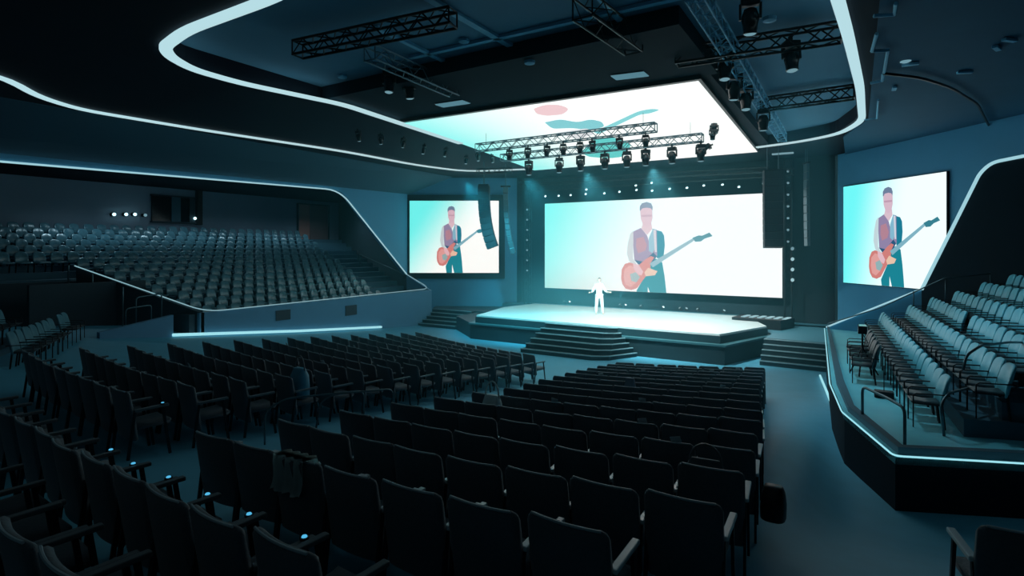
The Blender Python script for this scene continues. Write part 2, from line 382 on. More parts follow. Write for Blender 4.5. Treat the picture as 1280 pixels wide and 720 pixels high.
for i, (k, c, P) in enumerate(TOP):
    bm = NB(); bm.faces.new([bm.verts.new(at_z(*p, 8.5 - .004 * (i + 1)) - Vector((-9, 20, 8.5))) for p in smoothpath([(*q, 0) for q in P] + [(*P[0], 0)], 6, 3)[:-1] for p in [(p.x, p.y)]])
    bmesh.ops.triangulate(bm, faces=bm.faces[:]); obj('displayed_shape', bm, emis('picture ' + k, c, 1.0), t)

# ================================================================== LED LINES
def led(path, w, m, label, th=.05, z=0):
    bm = NB(); ribbon(bm, path, w, th); return tag(obj('led_strip', bm, m), label, 'light')
pxs = [(640, -170), (430, -48), (340, 0), (232, 40), (205, 60), (212, 72), (240, 88), (300, 105), (430, 132), (503, 156), (576, 180)]
P = [at_z(x, y, 8.47) for x, y in pxs]
led(smoothpath(P, .5, 4), .245, M['led'], 'thick white light ribbon bending round the inner ceiling recess, upper left')
pxs = [(-60, 70), (0, 95), (48, 122), (100, 138), (250, 163), (430, 190), (520, 207), (583, 215), (662, 212)]
P = [Vector((-14, -3.8, 8.47)), Vector((-17.6, -1.5, 8.47))] + [at_z(x, y, 8.47) for x, y in pxs][1:]
led(smoothpath(P, 1.2, 4), .20, M['led'], 'long white light ribbon sweeping under the ceiling above the left balcony')
pxs = [(946, 185), (1000, 178), (1050, 168), (1078, 152), (1075, 110), (1060, 45), (1044, -10), (1030, -60)]
P = [at_z(x, y, 8.43) for x, y in pxs] + [Vector((-.2, 2.0, 8.43)), Vector((-1.5, -2.5, 8.43)), Vector((-4, -3.8, 8.43)), Vector((-14, -3.8, 8.43))]
led(smoothpath(P, .8, 4), .20, M['led'], 'white light ribbon turning the corner of the ceiling at upper right')

def tube_led(pts, r, m, label):
    bm = NB(); tube(bm, pts, r, 6); return tag(obj('led_strip', bm, m), label, 'light')
P = smoothpath([(-22.95, -4.5, 6.83), (-22.95, 6.35, 7.03), (-22.95, 19.9, 7.33), (-22.95, 25.0, 2.72)], .9, 6)
tube_led(P, .036, M['led_thin'], 'thin light line framing the left balcony opening, top and sloping side')
P = smoothpath([(-22.95, 25.0, 2.72), (-20.7, 24.5, 1.98), (-20.5, 11.5, 1.93), (-26.2, 9.5, 3.60)], .7, 6)
tube_led(P, .020, M['led_line'], 'thin light line along the top edge of the left balcony front')
P = [(-20.44, 20.4, rake(-20.44, 20.4) + .10), (-20.44, 15.5, rake(-20.44, 15.5) + .10), (-20.44, 10.3, rake(-20.44, 10.3) - .02 + .1)]
tube_led(P, .06, M['led_cyan'], 'cyan light line at the foot of the left balcony wall')

# ================================================================== LEFT BALCONY
t = thing('balcony', 'large left balcony with curved pale front and stepped seating', 'balcony', (-20.6, 18, 0))
def ch(name, bm, m, t, **k):
    o = obj(name, bm, m, None, **k); o.parent = t; o.matrix_parent_inverse = Matrix.Translation(-Vector(t.location)) if not any(t.rotation_euler) else t.matrix_world.inverted(); return o
bm = NB(); prism(bm, [(-20.55, 11.3), (-20.55, 24.45), (-20.75, 24.6), (-20.75, 11.3)], 0, 1.9)
slab(bm, [(-20.75, 24.6, 0), (-20.6, 24.45, 0), (-20.6, 24.45, 1.9), (-23.0, 25.15, 2.68), (-23.0, 25.2, 0)], (0, -.12, 0))
ch('front_wall', bm, M['balc_wall'], t)
bm = NB(); slab(bm, [(-20.55, 11.35, 0), (-26.2, 9.55, 0), (-26.2, 9.55, 3.55), (-20.55, 11.35, 1.9)], (0, .12, 0)); ch('side_wall', bm, M['wall_dark'], t)
bm = NB(); slab(bm, [(-26.2, 9.6, 0), (-26.2, -4.9, 0), (-26.2, -4.9, 3.0), (-26.2, 9.6, 3.0)], (-.15, 0, 0)); ch('retaining_wall', bm, M['wall_dark'], t)
TX, TZ0, TR, TP = -21.0, 1.2, .265, .8
bm = NB()
for k in range(15):
    xa = TX - TP * k; xb = TX - TP * (k + 1) - (0 if k < 14 else 1.0)
    ya = 11.4 - (xa + 20.55) * -.32 if k < 7 else -4.9
    ya = 11.45 + (xa + 20.55) * .32 if k < 7 else -4.9
    yb = 25.1 - (xa + 23) * .33 if xa < -23 else 24.5 + (-21 - xa) * .3
    box(bm, xb, xa, ya, yb, TZ0 + TR * k - .4, TZ0 + TR * k)
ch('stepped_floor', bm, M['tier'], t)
for (x0, x1, y0, y1) in ((345, 363, 388.5, 399), (432, 446, 382.5, 393)):
    a = at_x(x0, y0, -20.53); b = at_x(x1, y1, -20.53); bm = NB(); box(bm, -20.55, -20.515, a.y, b.y, b.z, a.z)
    for q in range(6): zz = b.z + (a.z - b.z) * (q + .5) / 6; box(bm, -20.52, -20.50, a.y + .02, b.y - .02, zz - .01, zz + .01)
    ch('vent', bm, M['vent'], t)
# low wall + dark stair opening beside the balcony front
bm = NB(); prism(bm, [(-20.5, 8.1), (-20.5, 10.35), (-20.7, 10.35), (-20.7, 8.1)], .9, [1.6, 1.93, 1.93, 1.6]); tag(obj('low_wall', bm, M['balc_wall']), 'short grey low wall with sloping top left of the balcony front', 'wall')
bm = NB(); box(bm, -24.5, -24.3, 7.5, 11.2, 1.0, 3.0); box(bm, -24.3, -20.7, 11.0, 11.2, 1.0, 1.85); struct(obj('wall_left_passage', bm, M['wall_dark']))
# rails on balcony side
def handrail(label, pts, r=.022, posts=(), m='rail', group=None):
    root = thing('handrail', label, 'railing', pts[0], 0, group); o0 = Vector(pts[0])
    bm = NB(); tube(bm, [Vector(p) - o0 for p in smoothpath(pts, .12, 4)], r, 8); obj('rail', bm, M[m], root, smooth=True)
    for a, b in posts:
        bm = NB(); tube(bm, [Vector(a) - o0, Vector(b) - o0], r * .9, 8); obj('post', bm, M[m], root, smooth=True)
    return root
zr = rake(-19.5, 8.5)
for x, h, lab in ((170, 372, 'steel handrail loop beside the stair opening left of the low wall'), (157, 386, 'lower steel handrail behind the low wall, nearest the left seats')):
    p = at_x(x, h, -21.6); q = at_x(x + 32, h - 5, -21.6); f = rake(-21.6, p.y)
    handrail(lab, [(p.x, p.y, f), (p.x, p.y, p.z), (q.x, q.y, q.z), (q.x, q.y, f)], .025)
for x, y in ((95, 333), (125, 344), (163, 360)):
    X = -26.15 if x == 95 else (-24.6 if x == 125 else -22.9)
    p = at_x(x, y, X); bm = NB(); tube(bm, [(p.x, p.y - .25, rake(p.x, p.y)), (p.x, p.y - .25, p.z + .05)], .03, 8)
    tag(obj('post', bm, M['rail']), {95: 'tall thin steel post at the high end of the balcony side line', 125: 'thin steel post in the middle of the balcony side wall', 163: 'thin steel post nearest the balcony front corner'}[x], 'post')
# far rail at balcony stage end
handrail('thin sloping rail on the stage end of the left balcony', [at_d(450, 318, 36), at_d(508, 344, 34), at_d(528, 357, 32.6)], .03,
         [(at_d(450, 318, 36), at_d(450, 334, 36)), (at_d(447, 312, 36.2), at_d(447, 326, 36.2))], 'rail')
# back wall booth, door, lamps
t = thing('control_booth', 'dark open control booth window high in the left balcony back wall', 'booth', (-33.1, 16.8, 5.8))
p = at_x(190, 276, -33.1); q = at_x(237, 248, -33.1); s = at_x(251, 276, -33.1)
bm = NB(); box(bm, -33.19, -33.08, p.y, q.y, p.z, q.z); ch('booth_glass', bm, M['glass_dark'], t)
bm = NB()
for y0, y1, z0, z1 in ((p.y - .06, s.y, p.z - .1, p.z), (p.y - .06, s.y, q.z, q.z + .08), (q.y - .05, q.y + .25, p.z, q.z)): box(bm, -33.19, -33.0, y0, y1, z0, z1)
ch('booth_frame', bm, M['wall_dark'], t)
bm = NB(); box(bm, -33.12, -33.03, p.y + 1.0, p.y + 1.5, p.z, q.z); ch('curtain', bm, M['tier'], t)
bm = NB(); box(bm, -33.19, -32.9, s.y - .28, s.y, p.z - .15, q.z + .5); ch('side_column', bm, M['black'], t)
t = thing('door_1', None, None, (-33.1, 25.6, 4.9)); struct(t)
p = at_x(373, 303, -33.1); q = at_x(410, 258, -33.1)
bm = NB(); box(bm, -33.18, -33.08, p.y, p.y + .95, 4.9, q.z, .02); ch('door_leaf', bm, M['door'], t)
bm = NB(); box(bm, -33.18, -33.1, p.y + 1.0, q.y, 4.9, q.z, .02); ch('door_leaf', bm, mat('grey brown door', (.34, .22, .22), .6), t)
bm = NB(); box(bm, -33.19, -33.04, p.y - .08, p.y, 4.9, q.z + .08); box(bm, -33.19, -33.04, q.y, q.y + .08, 4.9, q.z + .08); box(bm, -33.19, -33.04, p.y, q.y, q.z, q.z + .08); ch('door_frame', bm, M['wall_dark'], t)
for i, (x, y) in enumerate(((142, 268), (157, 268), (168, 268), (181, 269), (243, 273))):
    p = at_x(x, y, -33.0); t = thing('wall_lamp', '%s small bright spot lamp from the left on the balcony back wall' % ORD[i + 1], 'lamp', p, 0, 'small spot lamps on the balcony back wall')
    bm = NB(); lathe(bm, [(.05, 0), (.09, .02), (.10, .2), (.02, .22)], 12, Matrix.Rotation(-PI / 2, 4, 'Y')); obj('lamp_housing', bm, M['black'], t)
    bm = NB(); bmesh.ops.create_uvsphere(bm, u_segments=10, v_segments=6, radius=.085, matrix=Matrix.Translation((.07, 0, 0))); obj('lens', bm, M['lens'] if i != 3 else M['lens_dim'], t, smooth=True)

# ================================================================== STAGE
st = thing('stage', 'low wide stage with a glowing pale deck below the centre screen', 'stage', (-9.4, 21.6, 0))
deck = [(-15.35, 21.55), (-11.35, 21.55), (-8.3, 21.55), (-4.3, 21.55), (-3.1, 24.8), (-4.35, 27.9), (-15.7, 27.9), (-16.2, 25.3)]
bm = NB(); prism(bm, deck, 1.02, 1.1); ch('deck', bm, M['stage_top'], st)
def off(poly, d):
    c = Vector((sum(p[0] for p in poly) / len(poly), sum(p[1] for p in poly) / len(poly)))
    out = []
    for p in poly:
        v = Vector(p) - c; out.append((p[0] + math.copysign(min(abs(v.x), d), v.x), p[1] + (-d if v.y < -1 else 0)))
    return out
bm = NB(); prism(bm, off(deck, .04), .74, 1.03); ch('upper_fascia', bm, M['stage_side'], st)
d2 = off(deck, .28)
bm = NB(); prism(bm, d2, .68, .75); ch('ledge', bm, mat('stage ledge', (.05, .16, .19), .5), st)
bm = NB(); prism(bm, off(deck, .22), 0, .68); ch('lower_fascia', bm, mat('stage lower fascia', (.010, .032, .042), .6), st)
bm = NB(); prism(bm, [(-17.9, 23.3), (-15.5, 21.35), (-15.5, 24.5), (-17.9, 25.2)], 0, .72); prism(bm, [(-21.0, 25.1), (-16.0, 25.1), (-16.0, 28.0), (-18.0, 28.0), (-21.5, 26.0)], 0, .8)
ch('side_deck', bm, M['stage_side'], st)
bm = NB(); prism(bm, [(-3.0, 23.6), (-.75, 23.45), (-.6, 24.5), (.8, 26.9), (-.5, 28.5), (-4.4, 28.4), (-4.3, 27.5), (-2.9, 24.8)], 0, .8)
prism(bm, [(-4.2, 27.9), (-.6, 27.9), (-.6, 29.2), (-4.2, 29.2)], 0, .8); prism(bm, [(-18, 27.9), (-4.2, 27.9), (-4.2, 29.2), (-18, 29.2)], 0, 1.0)
ch('wing_deck', bm, mat('wing deck', (.09, .27, .35), .5), st)
# centre flight of steps with flared right corner
def flight(label, steps, m='step'):
    root = thing('staircase', label, 'stairs', (steps[0][0][0][0], steps[0][0][0][1], 0))
    for poly, z0, z1, front in steps:
        bm = NB(); prism(bm, poly, 0, z1 - .02); o = ch('step', bm, M[m], root)
        bm = NB(); prism(bm, poly, z1 - .025, z1); o2 = ch('tread', bm, M['stage_side'], root)
        bm = NB()
        for a, b in zip(front, front[1:]): bar(bm, (a[0], a[1], z1 + .004), (b[0], b[1], z1 + .004), .06, .03)
        ch('nosing', bm, M['nosing'], root)
    return root
S = []
for k in range(6):
    y = 21.3 - .28 * (6 - k) + .0; z1 = .183 * (k + 1) - .03; e = .16 * (5 - k)
    fr = [(-11.35 - e * .5, y), (-8.6, y), (-8.25 + e * .3, y + .18 + e * .2), (-8.15 + e, 21.25)]
    S.append((fr + [(-11.35 - e * .5, 21.3)], 0, z1, fr[:3] + [(-8.15 + e, 21.2)]))
flight('wide flight of steps leading up the middle of the stage front', S)
S = []
for k in range(5):
    y = 25.1 - .36 * (5 - k); S.append(([(-20.75, y), (-17.95, y), (-17.95, 25.1), (-20.75, 25.1)], 0, .16 * (k + 1) - .005, [(-20.7, y), (-18.0, y)]))
flight('flight of dark steps at the left end of the stage by the balcony', S)
S = []
for k in range(5):
    y = 23.5 - .29 * (5 - k); S.append(([(-3.0, y + .05), (-.75, y), (-.75, 23.45), (-3.0, 23.6)], 0, .16 * (k + 1) - .005, [(-3.0, y + .05), (-.75, y)]))
flight('flight of dark steps at the right end of the stage by the right balcony', S)
# low riser with lit slats at stage right
p = at_z(935, 398, .85)
t = thing('stage_riser', 'low dark riser box with lit slats on top at the stage right rear', 'stage platform', (-3.6, 26.7, .8))
bm = NB(); prism(bm, [(-1.1, -.5), (.9, -.75), (1.3, .7), (-.9, .7)], 0, .42); obj('riser_box', bm, M['black'], t)
for k in range(6):
    x = -.75 + k * .33; bm = NB(); slab(bm, [(x, -.35, .43), (x + .16, -.35, .43), (x + .3, .45, .43), (x + .14, .45, .43)], (0, 0, .03)); obj('lit_slat', bm, M['led_thin'], t)

# ================================================================== RIGHT BALCONY
ZP = 1.4
t = thing('balcony', 'right balcony platform with pale floor and light line along its edge', 'balcony', (2, 15, 0))
edge = [(-.92, 22.9), (-.43, 13.6), (-.17, 11.4), (.47, 9.4), (1.93, 10.0), (10.2, 13.4)]
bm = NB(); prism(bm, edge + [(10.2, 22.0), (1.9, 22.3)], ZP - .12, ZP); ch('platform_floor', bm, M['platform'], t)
def offset_path(pts, d):
    out = []
    for i, p in enumerate(pts):
        n = Vector((0, 0))
        for a, b in ((pts[i - 1], p) if i else (None, None), (p, pts[i + 1]) if i < len(pts) - 1 else (None, None)):
            if a is None: continue
            e = (Vector(b) - Vector(a)).normalized(); n += Vector((e.y, -e.x))
        n.normalize(); out.append((p[0] - n.x * -d, p[1] - n.y * -d))
    return out
eo = offset_path(edge, .0); ei = offset_path(edge, -.12)
bm = NB()
for i in range(len(edge) - 1): prism(bm, [eo[i], eo[i + 1], ei[i + 1], ei[i]], 0, ZP - .02)
ch('front_wall', bm, M['front_black'], t)
cen = Vector((3, 16)); 
def inset(p, d): v = (cen - Vector(p)); v.normalize(); return (p[0] + v.x * d, p[1] + v.y * d)
bm = NB()
ci = [inset(p, .10) for p in edge]; co = [inset(p, .26) for p in edge]
for i in range(len(edge) - 1): prism(bm, [ci[i], ci[i + 1], co[i + 1], co[i]], ZP - .01, ZP + .10)
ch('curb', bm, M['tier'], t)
# terraces: (x at y=21, x at y=11, floor z)
RR = [(.63, 1.14, 1.4), (1.35, 1.93, 1.67), (1.9, 2.42, 1.94), (2.38, 3.1, 2.2), (2.98, 3.75, 2.48), (3.6, 4.4, 2.72), (4.2, 5.0, 3.0), (4.85, 5.65, 3.25)]
for i, (xf, xn, zf) in enumerate(RR[1:]):
    bm = NB(); s = (xn - xf) / 10; yn = 10.35 + i * .3
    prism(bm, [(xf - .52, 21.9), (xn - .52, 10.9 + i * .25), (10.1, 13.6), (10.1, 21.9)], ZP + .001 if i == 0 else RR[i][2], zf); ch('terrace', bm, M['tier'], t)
# far sloping parapet and dark far wall with its frame line
WN = lambda X: 22.3 - .2 * (X - 1.9)
def on_far(x, y):
    r = ray(x, y); return CAM + r * ((22.3 + .38) / (r.y + .2 * r.x))
A = on_far(1152, 362); B = on_far(1225, 216); B2 = on_far(1240, 203); C2 = on_far(1280, 195); D2 = on_far(1400, 172)
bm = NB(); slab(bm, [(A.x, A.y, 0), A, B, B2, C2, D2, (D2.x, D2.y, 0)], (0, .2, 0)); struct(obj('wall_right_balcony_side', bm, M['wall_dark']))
bm = NB(); slab(bm, [(-.92, 22.9, 0), (-.92, 22.9, 1.42), A, (A.x, A.y, 0)], (0, .12, 0)); ch('end_wall', bm, M['wall'], t)
bm = NB(); tube(bm, smoothpath([A, B, B2, C2, D2], .3, 4), .055, 6); tag(obj('led_strip', bm, M['led_thin']), 'light line framing the right balcony opening beside the right screen', 'light')
bm = NB(); tube(bm, [(-.9, 22.85, 1.46), A + Vector((0, -.05, .03))], .03, 6); tag(obj('led_strip', bm, M['led_thin']), 'light line rising along the far end wall of the right balcony', 'light')
P = [(x, y, ZP + .005) for x, y in offset_path(edge, .04)]
tube_led(smoothpath(P, .12, 4), .013, M['led_cyan'], 'light line along the edge of the right balcony platform')
a = Vector((-.86, 21.0, 0)); 
p0 = at_z(1025, 467, .12); p1 = at_z(1039, 505, .35)
tube_led([(p0.x, p0.y, rake(p0.x, p0.y) + .06), (p1.x, p1.y, rake(p1.x, p1.y) + .06)], .035, M['led_cyan'], 'short light bar on the floor at the foot of the right balcony')
# right balcony rails
def px_rail(label, pts, z0=None, **k):
    return handrail(label, pts, **k)
def zplane(x, y, z): return at_z(x, y, z)
f0 = at_z(1078, 525, ZP); f1 = at_z(1131, 556, ZP)
h0 = at_x(1078, 483, f0.x); h1 = at_x(1131, 510, f1.x)
handrail('dark looped handrail standing at the near corner of the right balcony', [f0, Vector((f0.x, f0.y, h0.z)), Vector((f0.x * .4 + f1.x * .6, f0.y * .4 + f1.y * .6, h0.z)), Vector((f1.x, f1.y, h1.z)), f1], .022)
f0 = at_z(1180, 545, ZP); d0 = (f0 - CAM).dot(FW)
handrail('dark handrail with curved end beside the second row of the right balcony', [f0, at_d(1176, 505, d0), at_d(1186, 491, d0 + .1), at_d(1230, 481, d0 + .6), at_d(1300, 468, d0 + 1.3)], .02)
handrail('upper curved handrail among the right balcony seats', [at_d(1204, 462, 8.4), at_d(1208, 444, 8.5), at_d(1226, 432, 8.7), at_d(1260, 428, 9.2), at_d(1300, 428, 9.8)], .02)
q = [Vector((-.85, 22.7, 1.6)), at_d(1100, 385, 18.7), at_d(1180, 348, 17.0), at_d(1238, 342, 16.6)]
handrail('thin rail sloping up the far end of the right balcony', q, .02, [(at_d(1182, 348, 17), at_d(1182, 384, 17)), (at_d(1238, 340, 16.6), at_d(1238, 360, 16.6)), (at_d(1142, 364, 18), at_d(1142, 392, 18))])

# ================================================================== CHAIRS
def back_panel(bm, w, z0, z1, th, y0, lean, curve, rc, rb=.03, n=12, mi=0):
    rings = []
    xs = [-w / 2 + w * i / n for i in range(n + 1)]; xs = [-w / 2 + .001, -w / 2 + rc * .15, -w / 2 + rc * .4] + [x for x in xs if abs(x) < w / 2 - rc * .7] + [w / 2 - rc * .4, w / 2 - rc * .15, w / 2 - .001]
    for x in xs:
        e = w / 2 - abs(x)
        ct = rc - math.sqrt(max(0, rc * rc - (rc - e) ** 2)) if e < rc else 0
        cb = rb - math.sqrt(max(0, rb * rb - (rb - e) ** 2)) if e < rb else 0
        a, b = z0 + cb, z1 - ct; t = th / 2 * (1 if e > .02 else .55)
        yc = y0 + curve * (x / (w / 2)) ** 2
        pr = []
        r = min(t * .8, .02)
        for (yy, zz) in ((-t, a + r), (-t, a + (b - a) * .5), (-t, b - r), (-t + r, b), (t - r, b), (t, b - r), (t, a + (b - a) * .5), (t, a + r), (t - r, a), (-t + r, a)):
            bulge = .012 if abs(zz - (a + b) / 2) < 1e-6 and yy > 0 else 0
            pr.append(Vector((x, yc + yy + bulge - (zz - z0) * lean, zz)))
        rings.append(pr)
    loft(bm, rings, mi)
def cushion(bm, w, y0, y1, z, th, n=8, mi=0):
    rings = []
    for i in range(n + 1):
        x = -w / 2 + w * i / n; e = 1 if 0 < i < n else .6; t = th * e
        zc = z - .02 * (1 - (2 * x / w) ** 2) * -1
        rings.append([Vector((x, yy, zz)) for yy, zz in ((y0, z - th + .01), (y0 + .01, z - th), (y1 - .03, z - th), (y1, z - th * .6), (y1, z - th * .3 + .005), (y1 - .03, z - th + t), ((y0 + y1) / 2, z - th + t - .012), (y0 + .02, z - th + t))])
    loft(bm, rings, mi)
def make_floor_chair():
    t = thing('auditorium_chair', 'x', 'chair')
    bm = NB(); back_panel(bm, .53, .24, .885, .06, -.20, .15, -.035 * -1, .055); obj('backrest', bm, M['fabric'], t, smooth=True)
    # thin pale strip, a highlight painted along the top edge
    bm = NB(); pts = [(-.225 + .45 * i / 8, -.205 + .035 * ((-.225 + .45 * i / 8) / .2625) ** 2 - (.885 - .24) * .15 - .012, .888) for i in range(9)]
    tube(bm, pts, .009, 6); obj('highlight', bm, M['edge_highlight'], t)
    bm = NB(); cushion(bm, .45, -.20, .25, .45, .08); obj('seat', bm, M['fabric'], t, smooth=True)
    for s in (-1, 1):
        x = .262 * s
        bm = NB(); box(bm, x - .026, x + .026, -.20, .20, .615, .648, .008, 2); obj('armrest', bm, M['arm'], t)
        for yb, yt in ((.22, .13), (-.27, -.19)):
            bm = NB(); bar(bm, (x, yb, -.02), (x, yt, .615), .022, .032); obj('leg', bm, M['chair_metal'], t)
    return t
def make_dark_chair():
    t = make_floor_chair(); return t
protoF = make_floor_chair(); used = {'F': False}
def put_floor_chair(x, y, ang, label, group, dz=0):
    c = protoF if not used['F'] else copy_tree(protoF); used['F'] = True
    c.location = (x, y, rake(x, y) + .012 + dz); c.rotation_euler = (0, 0, ang); c['label'] = label; c['group'] = group
    return c
def block(rows, n_fn, lab, group, start_from_left, jitter=.02):
    """rows: list of (left point, right point) from nearest the stage backwards"""
    out = {}
    for r, (a, b) in enumerate(rows):
        a = Vector(a); b = Vector(b); n = n_fn(r, (b - a).length); d = (b - a) / n; ang = math.atan2(d.y, d.x)
        for i in range(n):
            p = a + d * (i + .5); bow = -.10 * (1 - ((i + .5) / n * 2 - 1) ** 2)
            k = i + 1 if start_from_left else n - i
            out[(r, i)] = put_floor_chair(p.x + random.uniform(-.01, .01), p.y + bow + random.uniform(-jitter, jitter), ang + random.uniform(-.035, .035), lab % (ORD[k], ORD[r + 1]), group)
    return out
def lerp_path(path, t):
    t *= len(path) - 1; i = min(int(t), len(path) - 2); f = t - i
    return (path[i][0] * (1 - f) + path[i + 1][0] * f, path[i][1] * (1 - f) + path[i + 1][1] * f)
# right floor block, 16 rows
def ypath(pts, y):
    for (x0, y0), (x1, y1) in zip(pts, pts[1:]):
        if (y0 - y) * (y1 - y) <= 0: return x0 + (x1 - x0) * (y - y0) / (y1 - y0)
    return pts[-1][0]
Lp = [(-6.1, 16.6), (-5.6, 11.8), (-5.0, 8.15), (-5.2, 5.7), (-5.25, 2.9)]
Rp = [(-2.25, 17.6), (-1.6, 11.5), (-1.05, 8.0), (-.78, 5.6), (-.72, 4.0), (-.75, 2.9)]
rows = []
NR = 16
for r in range(NR):
    f = r / (NR - 1); yl = 15.4 + (3.15 - 15.4) * f; yr = 16.7 + (3.25 - 16.7) * f
    xr = ypath(Rp, yr)
    if r == NR - 1: xr = -1.15
    rows.append(((ypath(Lp, yl), yl), (xr, yr)))
RB = block(rows, lambda r, L: (7 if r == NR - 1 else 8) if r > 0 else 7, 'dark padded chair, %s from the right aisle, %s row from the stage, right floor block', 'chairs of the right floor block', False)
# left floor block, 15 rows
rows = []; NL = 15
for r in range(NL):
    f = r / (NL - 1); a = (-15.1 + (2.3) * f, 17.3 + (4.15 - 17.3) * f); b = (-8.35 + .65 * f, 15.2 + (3.65 - 15.2) * f)
    if 0 < f < 1: a = (a[0] - .3 * math.sin(f * PI), a[1])
    rows.append((a, b))
LB = block(rows, lambda r, L: round(L / .585), 'dark padded chair, %s from the centre aisle, %s row from the stage, left floor block', 'chairs of the left floor block', False)
# two rows in the left foreground
FA = block([((-9.2, 2.55), (-2.2, 2.05)), ], lambda r, L: 12, 'dark padded chair, %s from the right, row crossing the lower left foreground (%s there)', 'foreground row at lower left', False)
for (r, i), c in FA.items(): c['label'] = 'dark padded chair, %s from the right in the foreground row at lower left' % ORD[12 - i]
FB = block([((-5.75, 1.55), (-2.75, 1.35))], lambda r, L: 5, '%s %s', 'nearest row in the lower left corner', False)
for (r, i), c in FB.items(): c['label'] = 'dark padded chair, %s from the right in the nearest row, lower left corner' % ORD[5 - i]
FC = block([((.55, 4.66), (2.35, 5.0)), ((.66, 3.72), (1.84, 3.95))], lambda r, L: 3 if r == 0 else 2, '%s %s', 'chairs below the right balcony', True)
for (r, i), c in FC.items(): c['label'] = 'dark chair below the right balcony, %s from the aisle in the %s row' % (ORD[i + 1], ('farther', 'nearer')[r])

M['arm_shaded'] = mat('armrest top shaded', (.16, .21, .24), .4)
for D, mk in ((LB, 'arm_shaded'), (FA, 'arm_dark'), (FB, 'arm_dark')):  # shade painted in: darker armrest colours for the dimmer left rows
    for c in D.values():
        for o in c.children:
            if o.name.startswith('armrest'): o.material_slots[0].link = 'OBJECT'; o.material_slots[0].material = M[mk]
# balcony seats ------------------------------------------------------
def seat_mesh(shellm, w=.46, h=.84, rc=.17):
    bm = NB(); back_panel(bm, w, .36, h, .07, -.16, .2, .05, rc, .04, 8, 0); cushion(bm, w * .95, -.16, .24, .43, .08, 6, 1)
    for x in (-.2, .2): bar(bm, (x, -.12, 0), (x, -.08, .38), .03, .05, 2)
    return obj('stadium_chair', bm, [shellm, shellm, M['black']], smooth=True)
proto = seat_mesh(M['shell']); tag(proto, 'x', 'chair', 'seats of the left balcony'); first = [True]
cands = []
for k in range(14):
    X = TX - TP * k - .42; z = TZ0 + TR * k
    yr = 21.6 + .24 * k; yl = 11.9 + (X + 20.55) * .32 + .2 if k < 8 else .8
    nmax = int((yr - yl) / .57)
    for i in range(nmax):
        Y = yr - .57 * (i + .5 + (.5 if k % 2 else 0))
        d = Vector((X, Y, 0)); px = (d.dot(RT)) / d.dot(FW) * F + 640
        if px < -12: continue
        cands.append((d.dot(FW), X, Y, z, k, i))
cands.sort(); near = cands[:300]; rest = cands[300:]
for (dd, X, Y, z, k, i) in near:
    c = proto if first[0] else proto.copy()
    if not first[0]: col.objects.link(c)
    first[0] = False
    c.location = (X, Y + random.uniform(-.015, .015), z); c.rotation_euler = (0, 0, -PI / 2 + .18 + random.uniform(-.05, .05))
    c['label'] = 'round-backed balcony seat, %s from the stage end, %s row up, left balcony' % (ORD[i + 1], ORD[k + 1])
if rest:
    bm = NB(); src = proto.data
    for (dd, X, Y, z, k, i) in rest:
        n0 = len(bm.verts); bm.from_mesh(src); bm.verts.ensure_lookup_table()
        T = Matrix.Translation((X, Y, z)) @ Matrix.Rotation(-PI / 2 + .18, 4, 'Z')
        for v in bm.verts[n0:]: v.co = T @ v.co
    o = obj('stadium_seats', bm, [M['shell'], M['shell'], M['black']], smooth=True)
    tag(o, 'remaining round-backed seats on the farthest rows of the left balcony', 'chair', None, 'stuff')

# left outer floor seats (pale backs) and right balcony seats: parts
def make_pale_seat(name, label, arm=True, backm='shell_light'):
    t = thing(name, label, 'chair')
    bm = NB(); back_panel(bm, .49, .34, .84, .05, -.2, .22, .05, .13, .03, 8); obj('backrest', bm, [M[backm]], t, smooth=True)
    bm = NB(); cushion(bm, .43, -.18, .22, .42, .05, 6); obj('seat', bm, M['shell_dark'], t, smooth=True)
    for s in (-1, 1):
        bm = NB(); tube(bm, [(.25 * s, .2, 0), (.25 * s, .2, .52), (.25 * s, .16, .55), (.25 * s, -.2, .56), (.25 * s, -.28, .56)], .010, 6); obj('arm_frame', bm, M['black'], t, smooth=True)
        bm = NB(); bar(bm, (.2 * s, -.22, 0), (.2 * s, -.18, .40), .03, .03); obj('leg', bm, M['black'], t)
    return t
pp = make_pale_seat('theatre_seat', 'x'); pf = [True]
def put_pale(x, y, z, ang, label, group):
    c = pp if pf[0] else copy_tree(pp); pf[0] = False
    c.location = (x, y, z); c.rotation_euler = (0, 0, ang); c['label'] = label; c['group'] = group; return c
